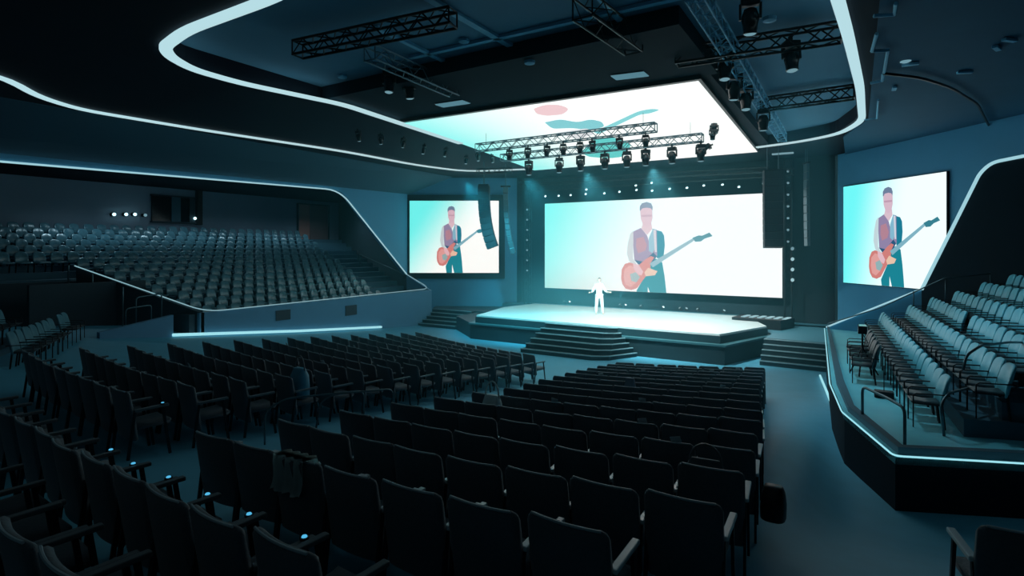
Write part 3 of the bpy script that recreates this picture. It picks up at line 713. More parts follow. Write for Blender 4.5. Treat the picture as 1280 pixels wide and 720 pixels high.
# rows: (floor z, top z) placed so the row climbs away from the aisle
for r, (p0, n, gap, dz) in enumerate((((-16.1, 4.9), 9, 7, 0), ((-17.2, 4.1), 7, 99, .12), ((-18.3, 3.4), 8, 99, .22), ((-19.8, 2.6), 5, 99, .38))):
    d = Vector((-.87, .50)) * .56
    for i in range(n):
        o = Vector(p0) + d * (i + (1.0 if i >= gap else 0))
        cc_ = put_pale(o.x, o.y, rake(o.x, o.y) + dz, math.atan2(d.y, d.x) + PI + random.uniform(-.05, .05), 'pale-backed seat, %s from the near end, %s row back, far left floor block' % (ORD[i + 1], ORD[r + 1]), 'seats of the far left floor block')
        for q_ in cc_.children:
            if q_.name.startswith('backrest'): q_.material_slots[0].link = 'OBJECT'; q_.material_slots[0].material = M['shell_shaded']  # weaker light painted into these backs as a darker colour
for r, (p0, n, dz) in enumerate((((-17.2, 4.1), 7, .12), ((-18.3, 3.4), 8, .22), ((-19.8, 2.6), 6, .38))):
    bm = NB(); d = Vector((-.87, .50)) * .56; s = Vector((.50, .87)) * .42; a = Vector(p0) - d * .7; b = a + d * (n + .4)
    z0 = min(rake(*a), rake(*b)) - .3
    P = [a + s, b + s, b - s, a - s]; prism(bm, [tuple(q) for q in P], z0, [rake(*q) + dz - (.0 if j < 2 else .11) for j, q in enumerate(P)])
    P2 = [rake(*(Vector(p0) + d * i)) + dz for i in (0, n)]
    bm.free(); bm = NB(); prism(bm, [tuple(q) for q in P], z0, [P2[0] - .004, P2[1] - .004, P2[1] - .004, P2[0] - .004])
    tag(obj('seating_step', bm, M['tier']), 'dark carpeted step under the %s row of the far left floor block' % ORD[r + 2], 'step')
for r, (xf, xn, zf) in enumerate(RR[:7]):
    ylist = []
    y = 21.3 if r < 3 else 20.6; yend = (11.0, 10.9, 11.6, 12.0, 13.0, 14.0, 15.5)[r]; i = 0
    while y > yend:
        x = xf + (xn - xf) * (21 - y) / 10; ang = math.atan2(-(xn - xf), 10) * -1
        if not (r == 2 and i in (9,)):
            cr_ = put_pale(x - .15, y, zf, PI / 2 - math.atan2(xn - xf, -10) * 0 + .05 + random.uniform(-.04, .04), 'teal-backed seat, %s from the stage end, %s row up, right balcony' % (ORD[i + 1], ORD[r + 1]), 'seats of the right balcony')
            for q_ in cr_.children:
                if q_.name.startswith('backrest'): q_.material_slots[0].link = 'OBJECT'; q_.material_slots[0].material = M['shell_light']
        y -= .525; i += 1

# black folded chairs beside the platform edge
def dark_copy():
    t = make_pale_seat('folding_chair', 'x', backm='shell_dark'); return t
dk = dark_copy(); fst = True
for i, y in enumerate((16.6, 16.0, 15.4, 14.8, 14.2)):
    c = dk if fst else copy_tree(dk); fst = False
    c.location = (.02 + i * .03, y, ZP); c.rotation_euler = (0, 0, PI / 2 + .1 * (i % 2)); c['label'] = 'black chair, %s from the stage end, front row by the platform edge' % ORD[i + 1]; c['group'] = 'black chairs along the right balcony edge'

# ================================================================== TRUSSES AND LAMPS
def truss(a, b, s, label, name='lighting_truss', tri=False, bays=None, m='steel', r=.022):
    a = Vector(a); b = Vector(b); L = (b - a).length; root = thing(name, label, 'truss', a); d = (b - a).normalized()
    u = d.cross(Vector((0, 0, 1)))
    if u.length < .1: u = Vector((1, 0, 0))
    u.normalize(); v = u.cross(d).normalized()
    cs = [u * sx * s / 2 + v * sz * s / 2 for sx, sz in ((-1, -1), (1, -1), (1, 1), (-1, 1))]
    bm = NB()
    for c in cs: tube(bm, [c, c + d * L], r, 6)
    obj('chords', bm, M[m], root)
    bm = NB(); n = bays or max(2, int(L / s / 1.0))
    for k in range(n):
        t0 = L * k / n; t1 = L * (k + 1) / n
        for q in range(4):
            c0, c1 = cs[q], cs[(q + 1) % 4]
            if k % 2: c0, c1 = c1, c0
            tube(bm, [c0 + d * t0, c1 + d * t1], r * .55, 4)
    for k in (0, n):
        for q in range(4): tube(bm, [cs[q] + d * L * k / n, cs[(q + 1) % 4] + d * L * k / n], r * .7, 4)
    obj('bracing', bm, M[m], root)
    return root
def make_head(s=1.0):
    t = thing('moving_head_light', 'x', 'stage light')
    bm = NB(); box(bm, -.15, .15, -.11, .11, -.20, -.07, .02); box(bm, -.03, .03, -.03, .03, -.07, .04); obj('base', bm, M['black'], t)
    bm = NB()
    for x in (-.16, .16): box(bm, x - .02, x + .02, -.05, .05, -.42, -.16, .008)
    obj('yoke', bm, M['black'], t)
    T = Matrix.Translation((0, 0, -.40))
    bm = NB(); lathe(bm, [(.05, .17), (.10, .15), (.135, .05), (.14, -.04), (.125, -.10), (.11, -.22), (.118, -.25), (.105, -.255)], 16, T); h = obj('lamp_head', bm, M['black_gloss'], t, smooth=True)
    bm = NB(); lathe(bm, [(.10, -.258), (.07, -.275), (.01, -.28)], 14, T); obj('lens', bm, M['lens_dim'], h, smooth=True)
    return t
ph = make_head(); phf = [True]
def put_head(p, label, group=None, rx=0, rz=0, s=1.0):
    c = ph if phf[0] else copy_tree(ph); phf[0] = False
    c.location = p; c.rotation_euler = (rx, 0, rz); c.scale = (s, s, s); c['label'] = label
    if group: c['group'] = group
    elif 'group' in c: del c['group']
    return c
truss((-11.9, 16.75, 8.0), (-5.2, 16.75, 8.0), .26, 'nearer lighting truss hanging below the overhead screen')
truss((-12.2, 18.9, 7.95), (-4.3, 18.9, 7.95), .26, 'farther lighting truss hanging below the overhead screen')
for i, (x, tilt) in enumerate(((637, .3), (660, .25), (684, .35), (704, 0), (725, 0), (740, -.4), (774, -.3), (807, -.1))):
    p = at_y(x, 180, 16.75); put_head((p.x, 16.75, 7.85), '%s lamp from the left on the nearer overhead truss' % ORD[i + 1], 'lamps on the nearer overhead truss', 0.1, tilt * 2 + .4, .66)
    bpy.context.view_layer.update()
for i, x in enumerate((661, 699, 725.6, 756, 783.5, 807, 840, 876)):
    p = at_y(x, 180, 18.9); put_head((p.x, 18.9, 7.8), '%s lamp from the left on the farther overhead truss' % ORD[i + 1], 'lamps on the farther overhead truss', 0, .5 * (i % 3), .95)
c = put_head(at_d(893, 168, 18.6), 'upturned lamp on top of the right end of the farther overhead truss', None, PI - .3, .3, .8)
c = put_head(at_d(890, 181, 18.6), 'lamp angled sideways just below the right end of the farther truss', None, 1.2, 1.5, .8)
c = put_head(at_d(891, 158, 19.2), 'small lamp beside the right end of the farther overhead truss', None, .2, .3, .7)
for x in (-11.0, -6.2):
    pass
# drop cables
bm = NB()
for (x, y, z) in ((-11.5, 16.75, 8.13), (-5.6, 16.75, 8.13), (-11.8, 18.9, 8.08), (-4.7, 18.9, 8.08)): tube(bm, [(x, y, z), (x, y, 8.52)], .006, 5)
tag(obj('hanging_cable', bm, M['black']), 'short black cables holding the two overhead trusses under the screen', 'cable')

# truss with small lit lamps above the centre screen
truss((-16.3, 28.0, 7.75), (-2.4, 28.0, 7.75), .3, 'dark long truss above the centre screen', m='black')
def par(p, label, group, aim, lens='lens', s=1.0, name='spot_lamp'):
    t = thing(name, label, 'stage light', p, 0, group)
    R = rot_to(aim)
    bm = NB(); lathe(bm, [(.05 * s, -.16 * s), (.09 * s, -.12 * s), (.10 * s, .06 * s), (.09 * s, .06 * s), (.085 * s, 0)], 12, R); obj('lamp_housing', bm, M['black'], t, smooth=True)
    bm = NB(); lathe(bm, [(.088 * s, .03 * s), (.05 * s, .05 * s), (.005, .055 * s)], 12, R); obj('lens', bm, M[lens], t, smooth=True)
    bm = NB(); tube(bm, [(-.1 * s, 0, 0), (-.1 * s, 0, .16 * s), (0, 0, .22 * s), (.1 * s, 0, .16 * s), (.1 * s, 0, 0)], .012, 5); obj('yoke', bm, M['black'], t)
    return t
pts = [(148, 160), (207, 158), (260, 155), (330, 130), (327, 150), (410, 147), (477, 140), (550, 112), (553, 132), (620, 100), (622, 135), (700, 127), (777, 122), (852, 112), (935, 108), (1008, 118), (1118, 102)]
for i, (x, y) in enumerate(pts):
    p = at_y(640 + x / 3.556, 200 + y / 3.556, 27.8)
    par(p, '%s small lit lamp from the left above the centre screen' % ORD[i + 1], 'small lit lamps above the centre screen', (-p.x * .04 + .1, -.75, -.65), 'lens', .72)
# upper rear truss lines
truss(at_y(650, 228, 27.0), at_y(960, 212, 27.0), .22, 'dark truss behind the overhead screen above the small lamps', m='black')
# lamp towers beside the centre screen
for side, xs, lab in (('left', (659, 262, 338, 7), 'left'), ('right', (985, 214, 302, 7), 'right')):
    x, y0, y1, n = xs; base = at_y(x, 300, 28.2)
    truss((base.x, 28.3, .85 if side == 'right' else 1.0), (base.x, 28.3, 8.3), .3, 'upright dark truss tower on the %s of the centre screen' % side, 'truss_tower', m='black')
    for k in range(n):
        y = y0 + (y1 - y0) * k / (n - 1); p = at_y(x, y, 28.02)
        par(p, '%s lamp down on the %s screen tower' % (ORD[k + 1], side), 'lamps on the %s tower' % side, (.2, -1, -.1), 'lens_dim', .6)
for k, y in enumerate((311, 324, 337, 350)):
    p = at_y(991, y, 27.9); par(p, '%s larger lamp down low on the right screen tower' % ORD[k + 1], 'larger lamps low on the right tower', (-.3, -1, .1), 'led_thin' if k else 'lens_dim', .95)
# floor lamps at the stage rear
for i, x in enumerate((705, 712, 775, 782, 801, 829, 850, 858, 872, 905)):
    p = at_z(x, 384 if x < 840 else 388, 1.1); p = Vector((p.x, 27.75, 1.32)) if p.y > 27.7 else Vector((p.x, p.y, 1.32))
    par(Vector((at_y(x, 380, 27.7).x, 27.7, 1.32)), '%s small floor lamp from the left along the rear of the stage' % ORD[i + 1], 'floor lamps at the rear of the stage', (.5 if i % 2 else -.5, -.5, .7), 'lens' if i in (1, 3, 5) else 'led_thin', .7)

# line array speakers
def line_array(label, top, n, w, d, h, bend, rz, name='line_array_speaker'):
    t = thing(name, label, 'loudspeaker', top, rz)
    z = 0; y = 0; a = 0
    bm = NB(); box(bm, -w / 2, w / 2, -.25, .25, 0, .08, .01); obj('rigging_frame', bm, M['black'], t)
    for k in range(n):
        a = bend * (k / n) ** 1.5
        T = Matrix.Translation((0, y, z)) @ Matrix.Rotation(a, 4, 'X')
        bm = NB(); box(bm, -w / 2, w / 2, -d / 2, d / 2, -h + .012, 0, .015, 2, 0, T)
        cab = obj('cabinet', bm, M['speaker'] if w > .3 else M['rail'], t)
        z -= h * math.cos(a); y += h * math.sin(a)
    bm = NB()
    for x in (-w * .3, w * .3): tube(bm, [(x, 0, .08), (x, 0, 1.2)], .012, 5)
    obj('chain', bm, M['steel'], t)
    return t
p = at_d(605, 233, 27.5); line_array('curved black loudspeaker column hanging in front of the left screen', p, 10, .60, .55, .31, -.42, math.radians(118))
p = at_d(632, 234, 28.0); line_array('slim loudspeaker column hanging between the left and centre screens', p, 11, .12, .24, .31, -.34, math.radians(118))
p = at_d(966, 215, 23.0); line_array('black loudspeaker column hanging before the right end of the centre screen', p, 10, .72, .55, .315, -.12, math.radians(15))
p = at_d(1008, 205, 23.6); line_array('slim loudspeaker column hanging between the centre and right screens', p, 10, .12, .3, .35, -.06, math.radians(30))
truss(at_d(596, 214, 27.3), at_d(640, 213, 27.3), .22, 'short dark truss above the left loudspeaker columns', m='black')

# ceiling trusses
truss(at_z(372, 62, 8.66), at_z(566, 22, 8.66), .30, 'long dark truss high in the recess at upper left', m='black', r=.03)
truss(at_z(462, 66, 8.68), at_z(568, 113, 8.68), .32, 'short truss behind the light ribbon carrying two lamps', m='steel')
truss(at_z(728, 8, 8.68), at_z(792, 55, 8.68), .4, 'small truss near the top middle of the ceiling', m='black')
truss(at_z(846, 72, 8.68), at_z(1052, 40, 8.68), .34, 'truss crossing the ceiling right of the overhead screen', m='black', r=.03)
truss(at_z(952, 131, 8.68), at_z(1068, 115, 8.68), .34, 'rear truss at the right corner of the ceiling recess', m='black', r=.03)
truss(at_z(868, -12, 8.68), at_z(978, 172, 8.68), .30, 'long pale cable ladder running along the right of the overhead screen', 'cable_ladder', m='beam')
for i, (x, y, d, rz, lab) in enumerate(((487, 85, 14.5, .4, 'left lamp of the pair under the upper left truss'), (510, 92, 14.9, .2, 'right lamp of the pair under the upper left truss'),
        (906, 62, 13.0, .2, 'topmost lamp in the slanting line right of the overhead screen'), (919, 88, 14.0, .5, 'second lamp down the slanting line right of the overhead screen'),
        (932, 105, 15.2, .3, 'third lamp down the slanting line right of the overhead screen'), (954, 133, 17.0, .1, 'lowest lamp in the slanting line right of the overhead screen'),
        (988, 48, 12.0, .6, 'large lamp alone under the crossing truss at upper right'), (938, -8, 10.3, .2, 'dark lamp cut by the top edge of the picture'),
        (1130, 38, 12.5, .4, 'small dark lamp on the outer ceiling at upper right'))):
    put_head(at_d(x, y, d), lab, None, .15 if i % 2 else -.1, rz, 1.1 if x > 900 else 1.0)
# lamps under the soffit between the ribbons
for i, (x, y) in enumerate(((447, 168), (476, 172), (505, 177), (531, 186), (558, 190), (583, 200), (597, 196), (614, 198), (636, 196))):
    p = at_z(x, y - 6, 8.5); put_head((p.x, p.y, 8.5), '%s small lamp from the left under the soffit between the ribbons' % ORD[i + 1], 'small lamps under the left soffit', .2, .7 * i, .62)
# small lit ceiling panels
for (x0, x1, y, lab) in ((549, 583, 130, 'small glowing ceiling panel left of the overhead screen front edge'), (767, 808, 95, 'small glowing ceiling panel above the overhead screen front edge')):
    a = at_z(x0, y + 2, 8.6); b = at_z(x1, y - 3, 8.6); bm = NB(); d = (b - a); d.z = 0; s = Vector((0, .38, 0))
    slab(bm, [a - s * .5, b - s * .5, b + s * .5, a + s * .5], (0, 0, -.02)); 
    t = thing('ceiling_light', lab, 'light', a); bm2 = bm; ch('diffuser', bm2, M['panel_light'], t)
    bm = NB(); slab(bm, [a - s * .6, b - s * .6, b + s * .6, a + s * .6], (0, 0, .02)); ch('light_frame', bm, M['black'], t)
bm = NB(); a = at_z(965, 193, 8.3); b = at_z(992, 191, 8.3); bar(bm, a, b, .2, .05); tag(obj('ceiling_light', bm, M['led_dim']), 'small pale light bar above the right loudspeaker column', 'light')
# conduit on right ceiling
def pipe(pts, r, label, z=8.4):
    bm = NB(); tube(bm, [at_z(x, y, z) for x, y in pts], r, 6); tag(obj('ceiling_conduit', bm, M['beam']), label, 'pipe')
pipe([(1092, 20), (1118, 18), (1120, 4)], .035, 'pale bent conduit at the top of the right outer ceiling')
pipe([(1096, 42), (1090, 64), (1110, 63), (1105, 92)], .035, 'pale rectangular conduit loop in the middle of the right outer ceiling')
pipe([(1088, 104), (1103, 101), (1104, 92)], .035, 'pale short conduit below the rectangular loop on the right ceiling')
pipe([(1098, 125), (1096, 148), (1080, 150)], .025, 'thin conduit beside the corner of the right light ribbon')
bm = NB(); P = [at_z(x, y, 8.38) for x, y in ((1105, 92), (1150, 97), (1190, 110), (1222, 130), (1240, 165))]; tube(bm, smoothpath(P, .5, 4), .035, 6); tag(obj('ceiling_cable', bm, M['black']), 'black cable curving across the right outer ceiling', 'cable')
for i, (x, y) in enumerate(((1138, 82), (1206, 92), (1262, 52), (1246, 62), (1118, 112))):
    p = at_z(x, y, 8.42); bm = NB(); box(bm, -.16, .16, -.05, .05, 0, .06, .01); o = obj('ceiling_fitting', bm, M['beam'], loc=p, rot=(0, 0, .4 * i)); tag(o, '%s small pale fitting from the left on the right outer ceiling' % ORD[(3, 4, 6, 5, 2)[i] - 1], 'fitting', 'small fittings on the right outer ceiling')
for i, (x, y) in enumerate(((580, 51), (498, 28), (662, 78), (740, 47), (428, 96), (962, 24))):
    p = at_z(x, y, 8.96 if x not in (662, 962) else 8.58); bm = NB(); lathe(bm, [(.05, .04), (.13, .03), (.12, -.03), (.03, -.05)], 12); tag(obj('ceiling_sensor', bm, M['beam'], loc=p), '%s small round pale sensor from the left on the ceiling' % ORD[(3, 2, 4, 5, 1, 6)[i]], 'sensor', 'round ceiling sensors')

# ================================================================== AISLE RAILS AND SMALL THINGS
def floor_at(x, y):
    z = 1.0
    for _ in range(30): p = at_z(x, y, z); z = rake(p.x, p.y)
    return p
g = floor_at(331, 556)
handrail('thin looped handrail in the centre aisle beside the left block', [g, g + Vector((0, 0, .50)), g + Vector((.15, .25, .64)), g + Vector((.55, 1.4, .56)), g + Vector((.55, 1.4, -.1))], .014)
g = floor_at(392, 556)
handrail('second looped handrail in the centre aisle by the pale cloth', [g, g + Vector((-.1, .2, .58)), g + Vector((.05, .35, .68)), g + Vector((.35, 1.3, .60)), g + Vector((.35, 1.3, -.1))], .014)
def blob_cloth(p, label, sx, sy, sz, m, rot, name, cat):
    bm = NB(); bmesh.ops.create_uvsphere(bm, u_segments=24, v_segments=14, radius=1)
    for v in bm.verts:
        a = math.atan2(v.co.y, v.co.x); f = 1 + .10 * math.sin(a * 5 + v.co.z * 4) + .06 * math.sin(a * 9 - v.co.z * 7)
        v.co = Vector((v.co.x * sx * f, v.co.y * sy * f, v.co.z * sz * (1 + .08 * math.sin(a * 4))))
    return tag(obj(name, bm, m, smooth=True, loc=p, rot=rot), label, cat)
# pale jacket draped over a chair back in the near row
c = RB[(NR - 1, 1)]; 
def drape(c, w, front, back, m, label, name, cat, skew=0):
    """folded cloth hanging over the top of a chair back"""
    T = Matrix.Translation(c.location) @ Matrix.Rotation(c.rotation_euler.z, 4, 'Z'); bm = NB(); n = 14; mth = 12; G = []
    for i in range(n + 1):
        x = -w / 2 + w * i / n; rowv = []
        for j in range(mth + 1):
            s = -back + (back + front) * j / mth
            y = -.285 + (.06 if s > .0 else -.04) + .02 * math.sin(i * 1.7) ; z = .91 - abs(s) + .01 * math.sin(i)
            if abs(s) < .05: z = .91
            rowv.append(bm.verts.new(T @ Vector((x + skew * s + .02 * math.sin(j), y + (s * .25 if s > 0 else s * -.02), z))))
        G.append(rowv)
    for i in range(n):
        for j in range(mth): bm.faces.new((G[i][j], G[i + 1][j], G[i + 1][j + 1], G[i][j + 1]))
    r = bmesh.ops.solidify(bm, geom=bm.faces[:], thickness=.012)
    return tag(obj(name, bm, m, smooth=True), label, cat)
drape(RB[(NR - 1, 2)], .36, .40, .30, M['cloth'], 'pale jacket draped over a chair near the centre aisle handrails', 'jacket', 'clothing', .25)
drape(FB[(0, 2)], .34, .15, .30, M['cloth'], 'pale cloth hanging over a chair back in the lower left corner', 'jacket', 'clothing')
def bag(p, w, d, h, m, label, name='handbag', rz=0, handle=True):
    t = thing(name, label, 'bag', p, rz)
    bm = NB(); rings = []
    for k, (f, z) in enumerate(((.8, 0), (1, .06), (1.02, .4), (.92, .75), (.78, .96), (.7, 1))):
        rings.append([Vector((w / 2 * f * math.copysign(abs(math.cos(a)) ** .6, math.cos(a)), d / 2 * f * math.copysign(abs(math.sin(a)) ** .6, math.sin(a)) * (1 if z < .8 else .6), h * z)) for a in [2 * PI * q / 16 for q in range(16)]])
    loft(bm, rings); obj('bag_body', bm, m, t, smooth=True)
    if handle:
        bm = NB(); tube(bm, [(w * .38 * math.cos(a), 0, h * .92 + h * .5 * math.sin(a)) for a in [PI * q / 10 for q in range(11)]], .012, 6); obj('handle', bm, M['arm_dark'] if m is not M['cloth'] else m, t, smooth=True)
    return t
c = RB[(NR - 4, 7)]
bag((c.location.x + .43, c.location.y - .12, rake(c.location.x + .43, c.location.y - .12) + .26),   .22, .30, .30, M['black'], 'black bag hanging at the aisle end of the right block', 'backpack', handle=False)
c = RB[(NR - 3, 7)]
bag((c.location.x - .05, c.location.y - .10, c.location.z + .58), .34, .10, .30, M['fabric'], 'dark handbag with pale looped handle on a chair back near the right aisle', rz=.1)
c = RB[(NR - 5, 1)]; bag((c.location.x, c.location.y + .05, c.location.z + .46), .3, .2, .46, M['cloth'], 'pale handbag standing on a chair in the right block near the centre aisle')
def on_seat(c, dx=0, dy=.03): 
    R = Matrix.Rotation(c.rotation_euler.z, 4, 'Z'); return Vector(c.location) + R @ Vector((dx, dy, .455))
bag(on_seat(LB[(11, 9)] if (11, 9) in LB else LB[(11, 8)]), .34, .24, .5, M['bluebag'], 'bright blue bag standing on a chair of the left block by the centre aisle')
c = RB[(7, 3)]; bag(on_seat(c), .22, .14, .52, M['greybag'], 'tall grey blue paper bag standing on a chair in the right block', 'paper_bag', handle=False)
# leaflets resting on armrests and backs
spots = [(RB, (2, 5)), (RB, (1, 6)), (RB, (6, 6)), (RB, (5, 1)), (RB, (9, 4)), (RB, (10, 2)), (RB, (11, 5)), (LB, (6, 4)), (LB, (8, 2)), (LB, (9, 7)), (LB, (5, 8)), (LB, (12, 5)), (RB, (12, 6)), (RB, (3, 2))]
for i, (D, k) in enumerate(spots):
    c = D[k]; T = Matrix.Translation(c.location) @ Matrix.Rotation(c.rotation_euler.z, 4, 'Z')
    bm = NB(); box(bm, -.05, .05, -.002, .002, 0, .15)
    o = obj('leaflet', bm, M['paper'], loc=T @ Vector((.1, -.21 - (.0), .80)), rot=(.16 + .25, .2 * (i % 3 - 1), c.rotation_euler.z))
    tag(o, 'white leaflet on ' + c['label'].replace('dark padded chair, ', '').replace('the ', '').replace('from stage', 'back').replace(' floor block', ' block'), 'leaflet', 'leaflets left on the floor chairs')
# tiny blue pilot lights on the cushions of the foreground row
for i in range(7):
    c = FA[(0, 11 - i - 1)] if i < 6 else LB[(NL - 1, 8)] if (NL - 1, 8) in LB else LB[(NL - 1, 7)]
    p = on_seat(c, .262, .13) + Vector((0, 0, .196)); t = thing('seat_light', 'small glowing blue light on the %s' % ('%s chair armrest of the lower left foreground row' % ORD[i + 2] if i < 6 else 'last row armrest beside the centre aisle'), 'light', p, 0, 'small blue lights on armrests')
    bm = NB(); lathe(bm, [(.028, 0), (.028, .012), (.02, .014)], 12); obj('light_body', bm, M['black'], t)
    bm = NB(); lathe(bm, [(.018, .014), (.014, .022), (.003, .024)], 12); obj('lens', bm, M['lens_blue'], t, smooth=True)
# camera on tripod and a floor monitor on the right platform
p = at_z(1078, 468, ZP)
t = thing('camera_tripod', 'black camera on a tripod by the light line of the right balcony', 'tripod', p)
bm = NB()
for a in (0.3, 2.4, 4.5): 
    b2 = NB(); tube(b2, [(.32 * math.cos(a), .32 * math.sin(a), 0), (0, 0, .62)], .016, 6); obj('leg', b2, M['black'], t)
tube(bm, [(0, 0, .55), (0, 0, .95)], .02, 8); obj('centre_column', bm, M['black'], t)
bm = NB(); box(bm, -.09, .09, -.22, .16, .95, 1.13, .02); lathe(bm, [(.05, 0), (.06, .18), (.055, .2)], 12, Matrix.Translation((0, .16, 1.04)) @ Matrix.Rotation(-PI / 2, 4, 'X')); obj('camera_body', bm, M['black_gloss'], t)
bm = NB(); tube(bm, [(0, -.1, .95), (.1, -.45, .8)], .012, 6); obj('pan_handle', bm, M['black'], t)
p = at_z(1105, 497, ZP)
t = thing('floor_box', 'small black box with upright rod on the right balcony floor', 'equipment', p)
bm = NB(); box(bm, -.16, .16, -.11, .11, 0, .13, .02); obj('case', bm, M['black'], t)
bm = NB(); tube(bm, [(0, 0, .13), (0, .02, .62)], .008, 6); obj('rod', bm, M['black'], t)

# ================================================================== PERFORMER
pf_ = at_z(749, 393.5, 1.1)
def skin_obj(name, verts, edges, radii, m, parent, sub=2, root=0):
    me = bpy.data.meshes.new(name); me.from_pydata(verts, edges, []); o = bpy.data.objects.new(name, me); col.objects.link(o)
    mod = o.modifiers.new('s', 'SKIN'); mod.use_smooth_shade = True
    for i, r in enumerate(radii):
        me.skin_vertices[0].data[i].radius = r if isinstance(r, tuple) else (r, r)
        me.skin_vertices[0].data[i].use_root = (i == root)
    s = o.modifiers.new('d', 'SUBSURF'); s.levels = sub; s.render_levels = sub
    me.materials.append(m); o.parent = parent; return o
for_me = bpy.data.meshes
P_ = thing('person', 'performer in white standing on the stage with arms held out', 'person', pf_, YAW)
# local: faces -y
V_ = [(0, 0, .95), (0, .01, 1.1), (0, .01, 1.28), (0, .01, 1.42), (0, 0, 1.50), (0, -.01, 1.56), (0, -.01, 1.64),
      (-.10, 0, .90), (-.13, 0, .50), (-.15, .02, .10), (-.16, -.10, .04),
      (.10, 0, .90), (.14, -.01, .50), (.17, .02, .10), (.18, -.10, .04),
      (-.17, .01, 1.42), (-.27, .02, 1.20), (-.36, -.14, 1.10), (-.40, -.19, 1.09),
      (.17, .01, 1.42), (.27, .02, 1.19), (.35, -.16, 1.10), (.39, -.21, 1.10)]
E_ = [(0, 1), (1, 2), (2, 3), (3, 4), (4, 5), (5, 6), (0, 7), (7, 8), (8, 9), (9, 10), (0, 11), (11, 12), (12, 13), (13, 14), (3, 15), (15, 16), (16, 17), (17, 18), (3, 19), (19, 20), (20, 21), (21, 22)]
R_ = [(.14, .10), (.125, .09), (.15, .10), (.13, .09), .055, .06, .075, .09, .06, .042, .038, .09, .06, .042, .038, .06, .045, .032, .026, .06, .045, .032, .026]
nv = len(V_)
for s, w in ((-1, 18), (1, 22)):
    bx, by, bz = V_[w]
    k = len(V_); V_.append((bx + s * .05, by - .03, bz)); E_.append((w, k)); R_.append((.036, .016))
    for f, (dx, dy, dz, L) in enumerate(((.9, -.3, .45, .085), (1, -.35, .15, .095), (1, -.35, -.1, .09), (.9, -.35, -.35, .075))):
        q = len(V_); V_.append((bx + s * (.05 + dx * L * .5), by - .03 + dy * L * .5, bz + dz * L * .6)); E_.append((k, q)); R_.append(.010)
        V_.append((bx + s * (.05 + dx * L), by - .04 + dy * L, bz + dz * L * .9 - .01)); E_.append((q, q + 1)); R_.append(.008)
    q = len(V_); V_.append((bx + s * .02, by - .07, bz + .04)); E_.append((w, q)); R_.append(.012); V_.append((bx + s * .045, by - .10, bz + .05)); E_.append((q, q + 1)); R_.append(.009)
body = skin_obj('body', V_, E_, R_, M['skin'], P_)
# clothes: white jacket and trousers grown a little larger than the body
idx = list(range(0, 5)) + [15, 16, 17, 19, 20, 21]; mp = {v: i for i, v in enumerate(idx)}
jk = skin_obj('white_jacket', [V_[i] for i in idx], [(mp[a], mp[b]) for a, b in E_ if a in mp and b in mp], [tuple(q + .022 for q in (R_[i] if isinstance(R_[i], tuple) else (R_[i], R_[i]))) if i != 4 else (.06, .06) for i in idx], M['white_cloth'], P_)
idx = [0, 7, 8, 9, 11, 12, 13]; mp2 = {v: i for i, v in enumerate(idx)}
skin_obj('white_trousers', [V_[i] for i in idx], [(mp2[a], mp2[b]) for a, b in E_ if a in mp2 and b in mp2], [tuple(q + .02 for q in (R_[i] if isinstance(R_[i], tuple) else (R_[i], R_[i]))) for i in idx], M['white_cloth'], P_)
bm = NB(); bmesh.ops.create_uvsphere(bm, u_segments=24, v_segments=16, radius=1)
for v in bm.verts:
    x, y, z = v.co; f = 1 - .22 * max(0, -z) ** 1.3
    v.co = Vector((x * .078 * f, y * .098 * f - (.012 if z < -.3 else 0) * (y < 0), z * .118))
    if y < -.8 and abs(x) < .22 and -.35 < z < .15: v.co.y -= .018
obj('head', bm, M['skin'], P_, smooth=True, loc=(0, -.015, 1.655))
bm = NB()
for s in (-1, 1): bmesh.ops.create_uvsphere(bm, u_segments=8, v_segments=6, radius=.02, matrix=Matrix.Translation((s * .078, 0, 1.65)) @ Matrix.Diagonal((.5, 1, 1.5, 1)))
obj('ears', bm, M['skin'], P_, smooth=True)
bm = NB()
for s in (-1, 1): bmesh.ops.create_uvsphere(bm, u_segments=8, v_segments=6, radius=.011, matrix=Matrix.Translation((s * .03, -.104, 1.665)))
obj('eyes', bm, M['hair'], P_, smooth=True)
bm = NB(); bmesh.ops.create_uvsphere(bm, u_segments=8, v_segments=6, radius=.02, matrix=Matrix.Translation((0, -.100, 1.605)) @ Matrix.Diagonal((1.1, .4, .3, 1))); obj('mouth', bm, M['door'], P_, smooth=True)
bm = NB(); bmesh.ops.create_uvsphere(bm, u_segments=20, v_segments=14, radius=1)
dl = [v for v in bm.verts if v.co.z < -.35 or (v.co.y < -.45 and v.co.z < .45)]; bmesh.ops.delete(bm, geom=dl, context='VERTS')
for v in bm.verts: v.co = Vector((v.co.x * .086, v.co.y * .106, v.co.z * .126))
obj('hair', bm, M['hair'], P_, smooth=True, loc=(0, -.008, 1.66))

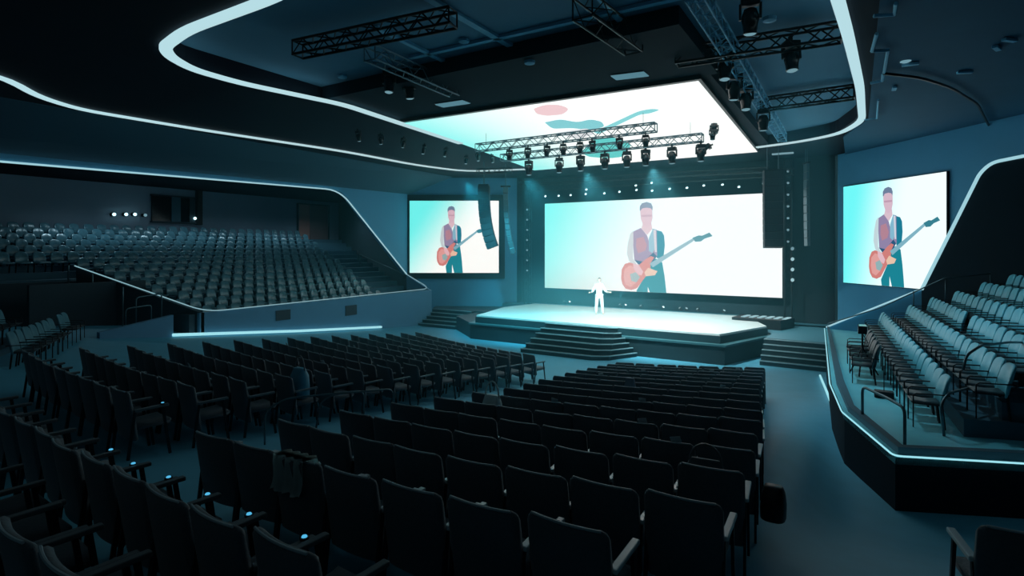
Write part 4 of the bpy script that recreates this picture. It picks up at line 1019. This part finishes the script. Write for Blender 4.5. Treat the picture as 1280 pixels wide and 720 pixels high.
# ================================================================== LIGHTS
def spot(p, target, energy, color, size=50, blend=.6, r=.12):
    l = bpy.data.lights.new('stage_and_fill_spot', 'SPOT'); l.energy = energy; l.color = color; l.spot_size = math.radians(size); l.spot_blend = blend; l.shadow_soft_size = r
    o = bpy.data.objects.new('stage_and_fill_spot', l); col.objects.link(o); o.location = p
    o.rotation_euler = (Vector(target) - Vector(p)).to_track_quat('-Z', 'Y').to_euler(); return o
for i, (x, e, c) in enumerate(((-14, 900, (.10, .80, 1)), (-11, 950, (.22, .86, 1)), (-8.5, 1000, (.50, .95, 1)), (-6, 1100, (.70, .98, 1)))):
    spot((x, 18.9, 7.1), (x, 24.6, 1.1), e * 2.9, c, 75, .8)
spot((-7.5, 18.9, 7.2), (pf_.x, pf_.y, 2.0), 1500, (.95, 1, 1), 12, .6)
for i, x in enumerate((712, 775, 782, 801, 829, 850)):
    q = at_y(x, 380, 27.7); sg = .55 if i % 2 else -.55
    spot((q.x, 27.55, 1.45), (q.x + sg * 3, 26.0, 5.0), 1100, (.3, .85, 1), 8, .3, .03)
for y in (15.0, 19.5, 24.0, 28.2):  # unseen lights added under the balcony ceiling to brighten seats, wall and door
    l = bpy.data.lights.new('balcony_fill', 'SPOT'); l.energy = 160; l.color = (.55, .85, 1); l.spot_size = 2.6; l.spot_blend = 1; l.shadow_soft_size = .15
    o = bpy.data.objects.new('balcony_fill', l); col.objects.link(o); o.location = (-29.5, y - 3, 7.6)
spot((-1.6, 14.5, 7.9), (1.6, 14.5, 1.6), 420, (.45, .85, 1), 75, .9, .2)  # added fill spot, brightens the right balcony platform and seats
w = bpy.data.worlds.new('w'); bpy.context.scene.world = w; w.use_nodes = True
w.node_tree.nodes['Background'].inputs[0].default_value = (.03, .08, .1, 1); w.node_tree.nodes['Background'].inputs[1].default_value = .3

# haze filling the air over the stage
hm = bpy.data.materials.new('stage haze'); hm.use_nodes = True; nt = hm.node_tree; nt.nodes.clear()
vs_ = nt.nodes.new('ShaderNodeVolumeScatter'); vo_ = nt.nodes.new('ShaderNodeOutputMaterial')
vs_.inputs['Color'].default_value = (.22, .82, 1, 1); vs_.inputs['Anisotropy'].default_value = .2
tc = nt.nodes.new('ShaderNodeTexCoord'); mp_ = nt.nodes.new('ShaderNodeMapping'); ln = nt.nodes.new('ShaderNodeVectorMath'); ln.operation = 'LENGTH'
mp_.vector_type = 'TEXTURE'; mp_.inputs['Location'].default_value = (-12.4, 25.0, 1.0); mp_.inputs['Scale'].default_value = (7.0, 5.5, 3.6)
nt.links.new(tc.outputs['Object'], mp_.inputs['Vector']); nt.links.new(mp_.outputs[0], ln.inputs[0])
mr = nt.nodes.new('ShaderNodeMapRange'); mr.interpolation_type = 'SMOOTHERSTEP'
mr.inputs['From Min'].default_value = 0; mr.inputs['From Max'].default_value = 1; mr.inputs['To Min'].default_value = .12; mr.inputs['To Max'].default_value = .010
nt.links.new(ln.outputs['Value'], mr.inputs['Value']); nt.links.new(mr.outputs[0], vs_.inputs['Density'])
nt.links.new(vs_.outputs[0], vo_.inputs['Volume'])
bm = NB(); prism(bm, [(-19.5, 8.0), (-.5, 8.0), (-.5, 28.4), (-17.0, 28.4), (-19.5, 26.0)], .05, 8.35)
tag(obj('haze', bm, hm), 'thin teal haze hanging in the air over the stage', 'haze', None, 'stuff')
# ================================================================== CAMERA
cd = bpy.data.cameras.new('camera'); cam = bpy.data.objects.new('camera', cd); col.objects.link(cam)
cd.sensor_width = 36; cd.lens = F / 1280 * 36; cd.shift_y = -(360 - HY) / 1280; cd.clip_end = 200
cam.location = CAM; cam.rotation_euler = (PI / 2, 0, YAW)
sc = bpy.context.scene; sc.camera = cam
sc.view_settings.view_transform = 'Standard'; sc.view_settings.look = 'None'; sc.view_settings.gamma = 1; sc.view_settings.use_curve_mapping = False
sc.view_settings.exposure = 0.0
